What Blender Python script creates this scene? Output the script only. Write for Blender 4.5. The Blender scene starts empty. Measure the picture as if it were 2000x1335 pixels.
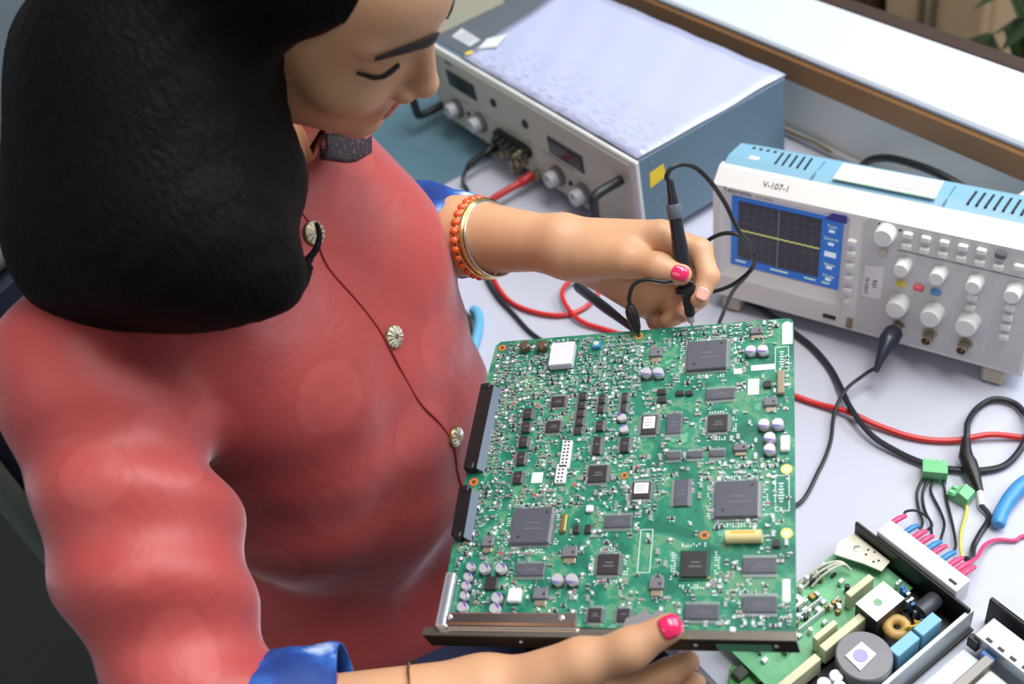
import bpy, math, random
import numpy as np
from mathutils import Vector, Matrix
random.seed(7)
SC = bpy.context.scene
COL = SC.collection

# ------------------------------------------------------------------ camera
CAM_C = np.array([0, 0, .8032])
CAM_R = np.array([0.55692246, 0.81073188, -0.18041949])
CAM_U = np.array([-0.48601263, 0.49425855, 0.72076363])
CAM_F = np.array([-0.67351993, 0.31372331, -0.66928962])
CAM_f = 2034.5
cd = bpy.data.cameras.new('camera'); cam = bpy.data.objects.new('camera', cd); COL.objects.link(cam)
M = Matrix.Identity(4)
for i in range(3):
    M[i][0], M[i][1], M[i][2], M[i][3] = CAM_R[i], CAM_U[i], -CAM_F[i], CAM_C[i]
cam.matrix_world = M
cd.sensor_width = 36; cd.lens = CAM_f / 2000 * 36; cd.clip_start = .02
cd.dof.use_dof = True; cd.dof.focus_distance = .84; cd.dof.aperture_fstop = 5.2
SC.camera = cam

# ------------------------------------------------------------------ world and light
w = bpy.data.worlds.new('world'); SC.world = w; w.use_nodes = True
bg = w.node_tree.nodes['Background']; bg.inputs[0].default_value = (.92, .94, 1, 1); bg.inputs[1].default_value = .27
def area(name, loc, target, sx, sy, power, col):
    l = bpy.data.lights.new(name, 'AREA'); l.shape = 'RECTANGLE'; l.size = sx; l.size_y = sy; l.energy = power; l.color = col
    o = bpy.data.objects.new(name, l); COL.objects.link(o); o.location = loc
    o.rotation_euler = (Vector(target) - Vector(loc)).to_track_quat('-Z', 'Y').to_euler(); return o
area('window_light', (.15, 2.3, 1.75), (-.6, .45, .05), 2.2, 1.3, 66, (.86, .93, 1))
area('ceiling_light', (-.35, .95, 2.2), (-.45, .5, 0), 1.6, .7, 50, (1, .97, .92))
area('room_light', (.1, -1.7, 2.1), (-.6, .5, 0), 1.4, .8, 11, (1, .98, .95))
SC.view_settings.view_transform = 'Standard'; SC.view_settings.look = 'None'
SC.view_settings.gamma = 1; SC.view_settings.use_curve_mapping = False; SC.view_settings.exposure = 0

# ------------------------------------------------------------------ helpers
def lin(c):
    return tuple((x / 255 / 12.92 if x / 255 <= .04045 else ((x / 255 + .055) / 1.055) ** 2.4) for x in c) + (1,)
MATS = {}
def mat(name, rgb, rough=.5, metal=0, spec=.5, noise=0, nscale=40, bump=0, bscale=200, emit=0, sheen=0, sss=0, coat=0, trans=0, alpha=1):
    if name in MATS: return MATS[name]
    m = bpy.data.materials.new(name); m.use_nodes = True; nt = m.node_tree; b = nt.nodes['Principled BSDF']
    c = lin(rgb)
    b.inputs['Base Color'].default_value = c; b.inputs['Roughness'].default_value = rough; b.inputs['Metallic'].default_value = metal
    b.inputs['Specular IOR Level'].default_value = spec
    if emit: b.inputs['Emission Color'].default_value = c; b.inputs['Emission Strength'].default_value = emit
    if sheen: b.inputs['Sheen Weight'].default_value = sheen; b.inputs['Sheen Roughness'].default_value = .45
    if sss: b.inputs['Subsurface Weight'].default_value = sss; b.inputs['Subsurface Radius'].default_value = (.008, .003, .0015); b.inputs['Subsurface Scale'].default_value = 1
    if coat: b.inputs['Coat Weight'].default_value = coat; b.inputs['Coat Roughness'].default_value = .15
    if trans: b.inputs['Transmission Weight'].default_value = trans
    if alpha < 1: b.inputs['Alpha'].default_value = alpha
    tc = nt.nodes.new('ShaderNodeTexCoord')
    if noise:
        n = nt.nodes.new('ShaderNodeTexNoise'); n.inputs['Scale'].default_value = nscale; n.inputs['Detail'].default_value = 4
        nt.links.new(tc.outputs['Object'], n.inputs['Vector'])
        mx = nt.nodes.new('ShaderNodeMix'); mx.data_type = 'RGBA'
        mx.inputs['A'].default_value = tuple(max(0, v * (1 - noise)) for v in c[:3]) + (1,)
        mx.inputs['B'].default_value = tuple(min(1, v * (1 + noise)) for v in c[:3]) + (1,)
        nt.links.new(n.outputs['Fac'], mx.inputs['Factor']); nt.links.new(mx.outputs['Result'], b.inputs['Base Color'])
    if bump:
        n = nt.nodes.new('ShaderNodeTexNoise'); n.inputs['Scale'].default_value = bscale; n.inputs['Detail'].default_value = 3
        nt.links.new(tc.outputs['Object'], n.inputs['Vector'])
        bp = nt.nodes.new('ShaderNodeBump'); bp.inputs['Strength'].default_value = bump; bp.inputs['Distance'].default_value = .002
        nt.links.new(n.outputs['Fac'], bp.inputs['Height']); nt.links.new(bp.outputs['Normal'], b.inputs['Normal'])
    MATS[name] = m; return m

def ramp_mat(name, stops, scale, rough=.5, detail=3, interp='CONSTANT', metal=0, stretch=None, rot=0, distortion=0, coord='Object'):
    """noise driven colour ramp"""
    if name in MATS: return MATS[name]
    m = bpy.data.materials.new(name); m.use_nodes = True; nt = m.node_tree; b = nt.nodes['Principled BSDF']
    b.inputs['Roughness'].default_value = rough; b.inputs['Metallic'].default_value = metal
    tc = nt.nodes.new('ShaderNodeTexCoord'); mp = nt.nodes.new('ShaderNodeMapping')
    nt.links.new(tc.outputs[coord], mp.inputs['Vector'])
    if stretch: mp.inputs['Scale'].default_value = stretch
    mp.inputs['Rotation'].default_value = (0, 0, rot)
    n = nt.nodes.new('ShaderNodeTexNoise'); n.inputs['Scale'].default_value = scale; n.inputs['Detail'].default_value = detail
    n.inputs['Distortion'].default_value = distortion
    nt.links.new(mp.outputs[0], n.inputs['Vector'])
    r = nt.nodes.new('ShaderNodeValToRGB'); r.color_ramp.interpolation = interp
    while len(r.color_ramp.elements) < len(stops): r.color_ramp.elements.new(.5)
    for e, (p, c) in zip(r.color_ramp.elements, stops): e.position = p; e.color = lin(c)
    nt.links.new(n.outputs['Fac'], r.inputs['Fac']); nt.links.new(r.outputs['Color'], b.inputs['Base Color'])
    MATS[name] = m; return m

def np3(v): return np.array(v, float)
def frame_of(d):
    d = np3(d); d = d / np.linalg.norm(d)
    a = np3((0, 0, 1)) if abs(d[2]) < .9 else np3((1, 0, 0))
    u = np.cross(a, d); u /= np.linalg.norm(u); return u, np.cross(d, u), d

class MB:
    def __init__(s): s.v = []; s.f = []
    def add(s, vs, fs):
        k = len(s.v); s.v += [tuple(map(float, p)) for p in vs]; s.f += [tuple(i + k for i in q) for q in fs]; return s
    def box(s, c, d, bev=0, X=None):
        """centre c, full size d; X = optional (u,v,n) axes"""
        c = np3(c); h = np3(d) / 2
        ax = np.array(X, float) if X is not None else np.eye(3)
        if not bev:
            vs = [c + sum(ax[i] * h[i] * sg[i] for i in range(3)) for sg in ((-1,-1,-1),(1,-1,-1),(1,1,-1),(-1,1,-1),(-1,-1,1),(1,-1,1),(1,1,1),(-1,1,1))]
            return s.add(vs, [(3,2,1,0),(4,5,6,7),(0,1,5,4),(1,2,6,5),(2,3,7,6),(3,0,4,7)])
        b = min(bev, min(h) * .95); vs = []; idx = {}
        for sx in (-1, 1):
            for sy in (-1, 1):
                for sz in (-1, 1):
                    for a in range(3):
                        l = [sx * (h[0] - b), sy * (h[1] - b), sz * (h[2] - b)]; l[a] = (sx, sy, sz)[a] * h[a]
                        idx[(sx, sy, sz, a)] = len(vs); vs.append(c + ax[0] * l[0] + ax[1] * l[1] + ax[2] * l[2])
        fs = []
        I = idx
        for a in range(3):
            o = [k for k in range(3) if k != a]
            for sg in (-1, 1):
                q = []
                for p, r in ((-1,-1),(1,-1),(1,1),(-1,1)):
                    k = [0,0,0]; k[a] = sg; k[o[0]] = p; k[o[1]] = r; q.append(I[(*k, a)])
                flip = (sg < 0) ^ (a == 1)
                fs.append(tuple(reversed(q)) if flip else tuple(q))
        for a in range(3):
            o = [k for k in range(3) if k != a]
            for p in (-1, 1):
                for r in (-1, 1):
                    def key(t, face):
                        k = [0,0,0]; k[a] = t; k[o[0]] = p; k[o[1]] = r; return I[(*k, face)]
                    fs.append((key(-1, o[0]), key(1, o[0]), key(1, o[1]), key(-1, o[1])))
        for sx in (-1, 1):
            for sy in (-1, 1):
                for sz in (-1, 1): fs.append(tuple(I[(sx, sy, sz, a)] for a in range(3)))
        return s.add(vs, fs)
    def cyl(s, p0, p1, r0, r1=None, n=16, caps=True):
        r1 = r0 if r1 is None else r1
        p0, p1 = np3(p0), np3(p1); u, v, d = frame_of(p1 - p0)
        cs = [(math.cos(2*math.pi*i/n), math.sin(2*math.pi*i/n)) for i in range(n)]
        vs = [p0 + (u*a + v*b) * r0 for a, b in cs] + [p1 + (u*a + v*b) * r1 for a, b in cs]
        fs = [(i, (i+1) % n, n + (i+1) % n, n + i) for i in range(n)]
        if caps: fs += [tuple(range(n-1, -1, -1)), tuple(range(n, 2*n))]
        return s.add(vs, fs)
    def lathe(s, o, d, prof, n=20):
        """prof = [(r, h)...] about axis d from o"""
        o = np3(o); u, v, d = frame_of(d); vs = []; fs = []
        for r, h in prof:
            for i in range(n):
                a = 2*math.pi*i/n; vs.append(o + d*h + (u*math.cos(a) + v*math.sin(a)) * max(r, 1e-5))
        for k in range(len(prof) - 1):
            for i in range(n):
                j = (i+1) % n; fs.append((k*n+i, k*n+j, (k+1)*n+j, (k+1)*n+i))
        fs += [tuple(range(n-1, -1, -1)), tuple((len(prof)-1)*n + i for i in range(n))]
        return s.add(vs, fs)
    def ring(s, o, d, r0, r1, h, n=20):
        o = np3(o); u, v, d = frame_of(d); vs = []; fs = []
        for r, t in ((r0, 0), (r1, 0), (r1, h), (r0, h)):
            for i in range(n):
                a = 2*math.pi*i/n; vs.append(o + d*t + (u*math.cos(a) + v*math.sin(a)) * r)
        for k in range(4):
            for i in range(n):
                j = (i+1) % n; k2 = (k+1) % 4; fs.append((k*n+i, k*n+j, k2*n+j, k2*n+i))
        return s.add(vs, fs)
    def tube(s, pts, r, n=8, caps=True):
        P = [np3(p) for p in pts]; rs = r if hasattr(r, '__len__') else [r]*len(P)
        t0 = P[1] - P[0]; u, v, _ = frame_of(t0); vs = []; fs = []
        for i, p in enumerate(P):
            t = P[min(i+1, len(P)-1)] - P[max(i-1, 0)]; t = t / (np.linalg.norm(t) + 1e-12)
            u = u - t * (u @ t); u /= np.linalg.norm(u) + 1e-12; v = np.cross(t, u)
            for k in range(n):
                a = 2*math.pi*k/n; vs.append(p + (u*math.cos(a) + v*math.sin(a)) * rs[i])
        for i in range(len(P)-1):
            for k in range(n):
                j = (k+1) % n; fs.append((i*n+k, i*n+j, (i+1)*n+j, (i+1)*n+k))
        if caps: fs += [tuple(range(n-1, -1, -1)), tuple((len(P)-1)*n + k for k in range(n))]
        return s.add(vs, fs)
    def prism(s, poly, a0, a1, axes=((1,0,0),(0,1,0),(0,0,1)), o=(0,0,0)):
        """polygon in axes[0],axes[1], extruded a0..a1 along axes[2]"""
        X = np.array(axes, float); o = np3(o); n = len(poly)
        vs = [o + X[0]*p + X[1]*q + X[2]*a0 for p, q in poly] + [o + X[0]*p + X[1]*q + X[2]*a1 for p, q in poly]
        fs = [(i, (i+1) % n, n + (i+1) % n, n + i) for i in range(n)] + [tuple(range(n-1, -1, -1)), tuple(range(n, 2*n))]
        return s.add(vs, fs)
    def sphere(s, c, r, n=12, m=8):
        c = np3(c); r = np3(r) if hasattr(r, '__len__') else np3((r, r, r)); vs = []; fs = []
        for i in range(m+1):
            th = math.pi*i/m
            for k in range(n):
                a = 2*math.pi*k/n; vs.append(c + r * np3((math.sin(th)*math.cos(a), math.sin(th)*math.sin(a), math.cos(th))))
        for i in range(m):
            for k in range(n):
                j = (k+1) % n; fs.append((i*n+k, (i+1)*n+k, (i+1)*n+j, i*n+j))
        return s.add(vs, fs)
    def mesh(s, name, m, smooth=False):
        me = bpy.data.meshes.new(name); me.from_pydata(s.v, [], s.f); me.validate(); me.update()
        import bmesh
        bm = bmesh.new(); bm.from_mesh(me); bmesh.ops.recalc_face_normals(bm, faces=bm.faces); bm.to_mesh(me); bm.free()
        me.materials.append(m)
        if smooth:
            me.polygons.foreach_set('use_smooth', [True]*len(me.polygons))
            try: me.set_sharp_from_angle(angle=math.radians(40))
            except Exception: pass
        return me
    def build(s, name, m, parent=None, smooth=False):
        return link(name, s.mesh(name, m, smooth), parent)

def link(name, me, parent=None, loc=None, rot=None):
    o = bpy.data.objects.new(name, me); COL.objects.link(o)
    if parent is not None: o.parent = parent
    if loc is not None: o.location = loc
    if rot is not None: o.rotation_euler = rot
    return o
def tag(o, label=None, cat=None, group=None, kind=None):
    if label: o['label'] = label
    if cat: o['category'] = cat
    if group: o['group'] = group
    if kind: o['kind'] = kind
    return o
def thing(name, label, cat, loc=(0,0,0), rot=(0,0,0), group=None, matrix=None):
    o = bpy.data.objects.new(name, None); COL.objects.link(o); o.empty_display_size = .02
    o.location = loc; o.rotation_euler = rot
    if matrix is not None: o.matrix_world = matrix
    return tag(o, label, cat, group)
def struct(name, mb, m, parent=None, smooth=False):
    o = mb.build(name, m, parent, smooth)
    if parent is None: o['kind'] = 'structure'
    return o
def text(name, body, size, m, parent, loc, rot=(0,0,0), ext=.0001, align='LEFT'):
    c = bpy.data.curves.new(name, 'FONT'); c.body = body; c.size = size; c.extrude = ext; c.align_x = align; c.resolution_u = 3
    t = bpy.data.objects.new(name, c); COL.objects.link(t)
    dg = bpy.context.evaluated_depsgraph_get(); me = bpy.data.meshes.new_from_object(t.evaluated_get(dg))
    bpy.data.objects.remove(t); bpy.data.curves.remove(c); me.materials.clear(); me.materials.append(m)
    return link(name, me, parent, loc, rot)
def spline(pts, n=8):
    """Catmull-Rom through pts"""
    P = [np3(p) for p in pts]; P = [2*P[0]-P[1]] + P + [2*P[-1]-P[-2]]; out = []
    for i in range(1, len(P)-2):
        a, b, c, d = P[i-1:i+3]
        for k in range(n):
            t = k/n; out.append(.5*((2*b) + (c-a)*t + (2*a-5*b+4*c-d)*t*t + (3*b-a-3*c+d)*t**3))
    out.append(P[-2]); return out
def at(px, py, d):
    """world point seen at a photo position, at a given distance"""
    return CAM_C + (CAM_F + CAM_R*(px-1000)/CAM_f - CAM_U*(py-667.5)/CAM_f) * d

# ------------------------------------------------------------------ setting
M_desk = mat('desk_laminate', (188, 191, 206), .42, noise=.05, nscale=6, bump=.03, bscale=300)
struct('floor', MB().box((-.8, .8, -.775), (6, 6, .05)), mat('floor_dark', (38, 42, 38), .6, noise=.3, nscale=5))
desk = thing('workbench', 'pale grey laminate workbench top', 'workbench', (-.9, .5, -.75))
MB().box((0, .0705, .733), (2.2, .617, .034), .004).build('bench_top', M_desk, desk)
for lx in (-.95, .95):
    for ly in (-.19, .3): MB().box((lx, ly, .358), (.05, .05, .716), .004).build('leg', mat('leg_grey', (110, 112, 115), .5), desk)
struct('wall_back', MB().box((-.8, .93, -.334), (2.4, .10, .832)), mat('wall_cream', (220, 220, 214), .6, noise=.05, nscale=9))
struct('trim_1', MB().box((-.8, .935, .1005), (2.4, .122, .037), .004), mat('trim_wood', (150, 108, 68), .5, noise=.25, nscale=14))
struct('trim_2', MB().box((-.8, .936, .1225), (2.4, .118, .009), .003), mat('ledge_white', (196, 204, 214), .5))
struct('trim_3', MB().box((-.8, 1.012, .104), (2.4, .030, .040), .004), mat('trim_dark', (58, 42, 36), .5, noise=.2, nscale=12))
struct('baseboard_back', MB().box((-.8, .8765, .006), (2.4, .008, .012), .002), mat('base_grey', (196, 196, 190), .6))
ck = MB().tube(spline([(-.90, .8722, .0125), (-.86, .872, .0105), (-.82, .8722, .0125), (-.79, .872, .010)], 6), .0016, 6).build('crack', mat('crack_brown', (120, 96, 66), .8), bpy.data.objects['baseboard_back'])
struct('wall_far', MB().box((-1.6, 3.2, .1), (4.2, .06, 1.75)), mat('far_beige', (150, 132, 106), .8, noise=.1, nscale=3))
struct('wall_left', MB().box((-3.3, .8, .2), (.06, 5, 2.0)), mat('left_wall_grey', (128, 140, 150), .8))
def cupboard(name, label, loc, w, h, m1, m2):
    c = thing(name, label, 'cabinet', loc)
    MB().box((0, .2, h/2), (w, .4, h), .01).build('carcass', m1, c)
    for sx in (-1, 1):
        d_ = MB().box((sx*w*.248, -.011, h/2), (w*.48, .018, h*.94), .006).build('door', m2, c)
        MB().cyl((sx*w*.06, -.035, h*.5), (sx*w*.06, -.035, h*.6), .006).build('handle', mat('cab_handle', (150, 140, 120), .3, 1), d_)
cupboard('brown_cabinet', 'dark brown wooden cabinet beyond the white ledge', (-1.70, 1.62, -.75), .64, 1.0, mat('cab_brown', (62, 36, 30), .5, noise=.3, nscale=8), mat('cab_door', (74, 42, 34), .45, noise=.3, nscale=8))
cupboard('beige_cabinet', 'beige cabinet beyond the white ledge beside the brown one', (-1.24, 1.66, -.75), .24, .92, mat('cab_beige', (176, 150, 118), .6, noise=.1, nscale=6), mat('cab_beige2', (182, 156, 124), .55, noise=.1, nscale=6))
pl = thing('potted_plant', 'blurred green leafy plant in a dark pot beyond the ledge', 'plant', (-.90, 1.50, -.75))
MB().lathe((0,0,0), (0,0,1), [(.10,0),(.13,.22),(.14,.24),(.12,.24)], 20).build('pot', mat('pot_dark', (40, 36, 34), .6), pl, True)
for k in range(40):
    a = k*2.4; r = .06 + .0035*k; z0 = .28 + .035*(k % 11); t = np3((math.cos(a), math.sin(a), 0)); n = np3((-math.sin(a), math.cos(a), 0))
    b0 = t*.02 + np3((0,0,z0)); b1 = t*(r*.6) + np3((0,0,z0+.12)); b2 = t*r + np3((0,0,z0+.08))
    MB().add([b0-n*.008, b0+n*.008, b1-n*.026, b1+n*.026, b2, b1+np3((0,0,.012))], [(0,1,5),(0,5,2),(1,3,5),(2,5,4),(5,3,4)]).build('leaf', mat('leaf_green', (56, 74, 48), .5), pl)
MB().cyl((0,0,.1), (0,0,.6), .012, .006, 8).build('stem', mat('stem_brown', (80, 70, 50), .7), pl)
# ------------------------------------------------------------------ power supply
PX, PY = -1.2976, .586
M_pbody = mat('psu_bluegrey', (100, 124, 142), .45, noise=.06, nscale=20)
M_panel = mat('psu_panel_beige', (190, 188, 174), .5, noise=.03, nscale=30)
M_rim = mat('psu_rim_white', (222, 224, 222), .45)
M_black = mat('plastic_black', (24, 24, 26), .4)
M_dark = mat('metal_dark', (44, 48, 52), .38, .3)
M_chrome = mat('chrome', (200, 200, 200), .22, 1)
ps = thing('power_supply', 'grey bench power supply with beige front panel and paper sheet on top', 'power supply', (PX, PY, 0))
MB().box((.24, .1205, .072), (.474, .233, .1196), .003).build('case', M_pbody, ps)
MB().box((.24, .124, .1325), (.470, .226, .0016)).build('lid', mat('psu_lid_grey', (92, 98, 106), .5, noise=.08, nscale=12), ps)
MB().box((.24, .001, .072), (.482, .006, .1222), .0015).build('front_rim', M_rim, ps)
MB().box((.237, -.0025, .0705), (.466, .003, .112), .0008).build('front_panel', M_panel, ps)
for x0, z0 in ((.0935, .0945), (.339, .0845)):
    d_ = MB().box((x0, -.0045, z0), (.074, .003, .0255), .001).build('display_bezel', mat('bezel_grey', (60, 60, 62), .5), ps)
    MB().box((x0, -.0062, z0), (.066, .0012, .019)).build('display', mat('display_dark', (34, 30, 32), .2), d_)
for x0, z0 in ((.066, .048), (.129, .049), (.313, .041), (.368, .039)):
    k_ = MB().lathe((x0, -.004, z0), (0, -1, 0), [(.0145, 0), (.0145, .005), (.0125, .007), (.0118, .0075)], 22).build('knob', mat('knob_grey', (112, 112, 114), .5), ps, True)
    MB().lathe((x0, -.0112, z0), (0, -1, 0), [(.0112, 0), (.0105, .010), (.0095, .0115), (0, .0118)], 22).build('knob_cap', mat('knob_cap', (196, 200, 210), .35), k_, True)
    MB().box((x0, -.0232, z0+.005), (.0012, .0006, .008)).build('pointer', M_black, k_)
for x0, z0, r in ((.0955, .049, .0032), (.340, .041, .0035), (.1775, .0975, .0062), (.252, .094, .0062)):
    MB().lathe((x0, -.004, z0), (0, -1, 0), [(r, 0), (r, .002), (r*.7, .003), (0, .0032)], 16).build('lamp', M_black, ps, True)
tb = MB().prism([(.0085*math.cos(a)+(.034 if math.cos(a) > 0 else -.034), .0085*math.sin(a)) for a in [i*math.pi/8 for i in range(16)]], 0, .009, ((1,0,0),(0,0,1),(0,-1,0)), (.213, -.004, .050)).build('terminal_block', M_black, ps)
for k in range(5):
    MB().lathe((.185+.014*k, -.013, .050), (0,-1,0), [(.0055,0),(.0055,.006),(.003,.007),(.003,.011),(0,.0112)], 12).build('binding_post', mat('post_brass', (150, 140, 110), .35, .8) if k == 4 else M_black, tb, True)
for x0, z0 in ((.192, .026), (.215, .0225), (.232, .030), (.213, .009), (.171, .018), (.262, .020)):
    MB().lathe((x0, -.004, z0), (0,-1,0), [(.0075,0),(.0075,.007),(.005,.008),(.005,.014),(0,.0145)], 14).build('socket', mat('socket_beige', (160, 152, 130), .45, .4), ps, True)
text('psu_marking', 'V', .006, M_dark, ps, (.0555, -.0042, .117), (math.pi/2, 0, 0))
MB().box((.0675, -.0042, .1195), (.016, .0006, .006)).build('logo_plate', mat('logo_teal', (88, 130, 140), .4), ps)
for x0, w_ in ((.088, .03), (.15, .02), (.30, .04), (.335, .03), (.215, .03), (.25, .016)):
    MB().box((x0, -.0042, .066 if x0 not in (.215, .25) else .066), (w_, .0004, .0012)).build('printed_line', mat('print_grey', (110, 110, 106), .6), ps)
for x0 in (.012, .452):
    MB().tube(spline([(x0, -.003, .098), (x0, -.030, .098), (x0, -.042, .096), (x0, -.047, .088), (x0, -.047, .04), (x0, -.042, .033), (x0, -.030, .031), (x0, -.003, .031)], 5), .0062, 10).build('handle', M_dark, ps, True)
for x0 in (.04, .44):
    for y0 in (.03, .20): MB().cyl((x0, y0, 0), (x0, y0, .0125), .012).build('foot', M_black, ps)
MB().prism([(.018,.086),(.043,.090),(.0405,.108),(.0195,.106)], 0, .0005, ((0,1,0),(0,0,1),(1,0,0)), (.4771,0,0)).build('warning_sticker', mat('sticker_yellow', (236, 206, 46), .5), ps)
for y0, z0 in ((.023, .118), (.024, .066), (.19, .093), (.12, .03), (.2, .03)):
    MB().lathe((.4765, y0, z0), (1,0,0), [(.003,0),(.003,.0008),(.002,.0016),(0,.0018)], 10).build('screw', mat('screw_grey', (150,160,168), .3, .8), ps, True)
lb = MB().prism([(.028,.0305),(.077,.030),(.0735,.0505),(.0195,.053)], .1333, .1337).build('paper_label', mat('label_white', (196, 200, 206), .6), ps)
for k in range(4): MB().box((.05, .034+.0045*k, .1338), (.036, .0008, .0002)).build('printed_line', mat('print_grey', (110, 110, 106), .6), lb)

# sheet lying on the power supply
def sheet_mat():
    m = bpy.data.materials.new('sheet_print'); m.use_nodes = True; nt = m.node_tree; b = nt.nodes['Principled BSDF']
    b.inputs['Roughness'].default_value = .28; b.inputs['Coat Weight'].default_value = .5; b.inputs['Coat Roughness'].default_value = .2
    tc = nt.nodes.new('ShaderNodeTexCoord')
    mp = nt.nodes.new('ShaderNodeMapping'); mp.inputs['Scale'].default_value = (34, 130, 1); nt.links.new(tc.outputs['Object'], mp.inputs['Vector'])
    n = nt.nodes.new('ShaderNodeTexNoise'); n.inputs['Scale'].default_value = 1.6; n.inputs['Detail'].default_value = 6; n.inputs['Roughness'].default_value = .75
    nt.links.new(mp.outputs[0], n.inputs['Vector'])
    r1 = nt.nodes.new('ShaderNodeValToRGB'); r1.color_ramp.elements[0].position = .50; r1.color_ramp.elements[1].position = .60
    nt.links.new(n.outputs['Fac'], r1.inputs['Fac'])
    sp = nt.nodes.new('ShaderNodeSeparateXYZ'); nt.links.new(tc.outputs['Object'], sp.inputs[0])
    mr = nt.nodes.new('ShaderNodeMapRange'); mr.inputs[1].default_value = .02; mr.inputs[2].default_value = .10; mr.inputs[3].default_value = .5; mr.inputs[4].default_value = 0
    nt.links.new(sp.outputs['Y'], mr.inputs[0])
    mu = nt.nodes.new('ShaderNodeMath'); mu.operation = 'MULTIPLY'; nt.links.new(r1.outputs['Color'], mu.inputs[0]); nt.links.new(mr.outputs[0], mu.inputs[1])
    mx = nt.nodes.new('ShaderNodeMix'); mx.data_type = 'RGBA'; mx.inputs['A'].default_value = lin((184, 189, 220)); mx.inputs['B'].default_value = lin((96, 100, 112))
    nt.links.new(mu.outputs[0], mx.inputs['Factor']); nt.links.new(mx.outputs['Result'], b.inputs['Base Color']); return m
shx = thing('printed_sheet', 'large glossy white printed sheet covering the power supply lid', 'paper', (PX, PY, .1335))
sv = []; sf = []; NX, NY = 24, 14
for j in range(NY+1):
    for i in range(NX+1):
        t = j/NY; x0 = .096 - .05*t; x = x0 + (.478-x0)*i/NX; y = .004 + .232*t
        sv.append((x, y, .0016 + .0007*math.sin(i*1.3+j*.7) + .0006*math.cos(j*1.1)))
for j in range(NY):
    for i in range(NX): a = j*(NX+1)+i; sf.append((a, a+1, a+NX+2, a+NX+1))
so_ = MB().add(sv, sf).build('sheet', sheet_mat(), shx, True); so_.modifiers.new('thick', 'SOLIDIFY').thickness = .0006
MB().prism([(.094,.012),(.101,.010),(.104,.020),(.097,.022)], .0036, .0040).build('yellow_tab', mat('sticker_yellow', (236, 206, 46), .5), shx)
MB().prism([(.086,.055),(.100,.03),(.118,.05),(.100,.082)], .0036, .0039).build('taped_corner', mat('tape_clear', (214, 218, 220), .3), shx)

# teal mat and neighbour box
mt = MB().box((-1.40, .50, .0012), (.508, .34, .0024), .001).build('desk_mat', mat('mat_teal', (84, 118, 134), .6, noise=.1, nscale=30)); tag(mt, 'blue grey mat on the bench below the power supply', 'mat')
nb = thing('beige_instrument', 'beige instrument standing left of the power supply, beside the face', 'instrument', (-1.52, .56, 0))
MB().box((0, .12, .07), (.20, .24, .12), .006).build('case', mat('beige_case', (186, 182, 160), .5), nb)
MB().box((0, -.003, .07), (.18, .006, .10), .002).build('front_panel', mat('beige_panel', (170, 166, 146), .5), nb)
for x0 in (-.05, .05): MB().lathe((x0, -.006, .05), (0,-1,0), [(.014,0),(.013,.014),(0,.015)], 16).build('knob', M_black, nb, True)
for x0 in (-.08, .08):
    for y0 in (.03, .2): MB().cyl((x0, y0, 0), (x0, y0, .012), .01).build('foot', M_black, nb)

# ------------------------------------------------------------------ oscilloscope
YAW, TILT = math.radians(21.2023), .1152
osc = thing('oscilloscope', 'white and light blue digital oscilloscope with lit screen and knobs', 'oscilloscope', (-.689, .5773, .0201), (-TILT, 0, YAW))
M_white = mat('osc_white', (234, 235, 234), .42)
M_grey = mat('osc_grey', (208, 210, 212), .45, noise=.02, nscale=60)
M_blue = mat('osc_blue', (122, 168, 192), .45)
XA = ((0,1,0),(0,0,1),(1,0,0))
MB().prism([(.018,.004),(.018,.1525),(.030,.158),(.060,.157),(.124,.122),(.124,.010)], .003, .323, XA).build('case', M_blue, osc)
# white bezel with screen opening
W_, x0, x1, z0, z1 = .326, .008, .1465, .026, .1335
b = MB(); O = [(0,0),(W_,0),(W_,.138),(0,.138)]; Hh = [(x0,z0),(x1,z0),(x1,z1),(x0,z1)]; S_ = [(.0185,.0405),(.1382,.0412),(.1382,.1245),(.0185,.1255)]
vs = [(x,0,z) for x,z in O] + [(x,0,z) for x,z in Hh] + [(x,.007,z) for x,z in S_]
fs = [(i,(i+1)%4,4+(i+1)%4,4+i) for i in range(4)] + [(4+i,4+(i+1)%4,8+(i+1)%4,8+i) for i in range(4)]
vs += [(0,.014,.1525),(W_,.014,.1525),(0,.022,.1535),(W_,.022,.1535),(0,.022,0),(W_,.022,0)]
fs += [(3,2,13,12),(12,13,15,14),(0,3,12,14,16),(1,17,15,13,2),(0,16,17,1),(14,15,17,16)]
b.add(vs, fs).build('bezel', M_white, osc)
MB().box((.0783, .0085, .083), (.121, .002, .0855)).build('screen_back', M_black, osc)
scr = MB().box((.0783, .0066, .083), (.1195, .0012, .0842)).build('screen', mat('lcd_blue', (36, 104, 190), .25, emit=.35), osc)
def grid_mat():
    m = bpy.data.materials.new('lcd_grid'); m.use_nodes = True; nt = m.node_tree; b = nt.nodes['Principled BSDF']; b.inputs['Roughness'].default_value = .25
    tc = nt.nodes.new('ShaderNodeTexCoord'); mp = nt.nodes.new('ShaderNodeMapping'); mp.inputs['Rotation'].default_value = (math.pi/2, 0, 0); nt.links.new(tc.outputs['Object'], mp.inputs['Vector'])
    br = nt.nodes.new('ShaderNodeTexBrick'); br.offset = 0; br.inputs['Scale'].default_value = 1; br.inputs['Brick Width'].default_value = .009; br.inputs['Row Height'].default_value = .0087; br.inputs['Mortar Size'].default_value = .0002
    br.inputs['Color1'].default_value = br.inputs['Color2'].default_value = lin((48, 48, 58)); br.inputs['Mortar'].default_value = lin((86, 88, 98))
    nt.links.new(mp.outputs[0], br.inputs['Vector']); nt.links.new(br.outputs['Color'], b.inputs['Base Color']); nt.links.new(br.outputs['Color'], b.inputs['Emission Color']); b.inputs['Emission Strength'].default_value = .25; return m
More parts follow.
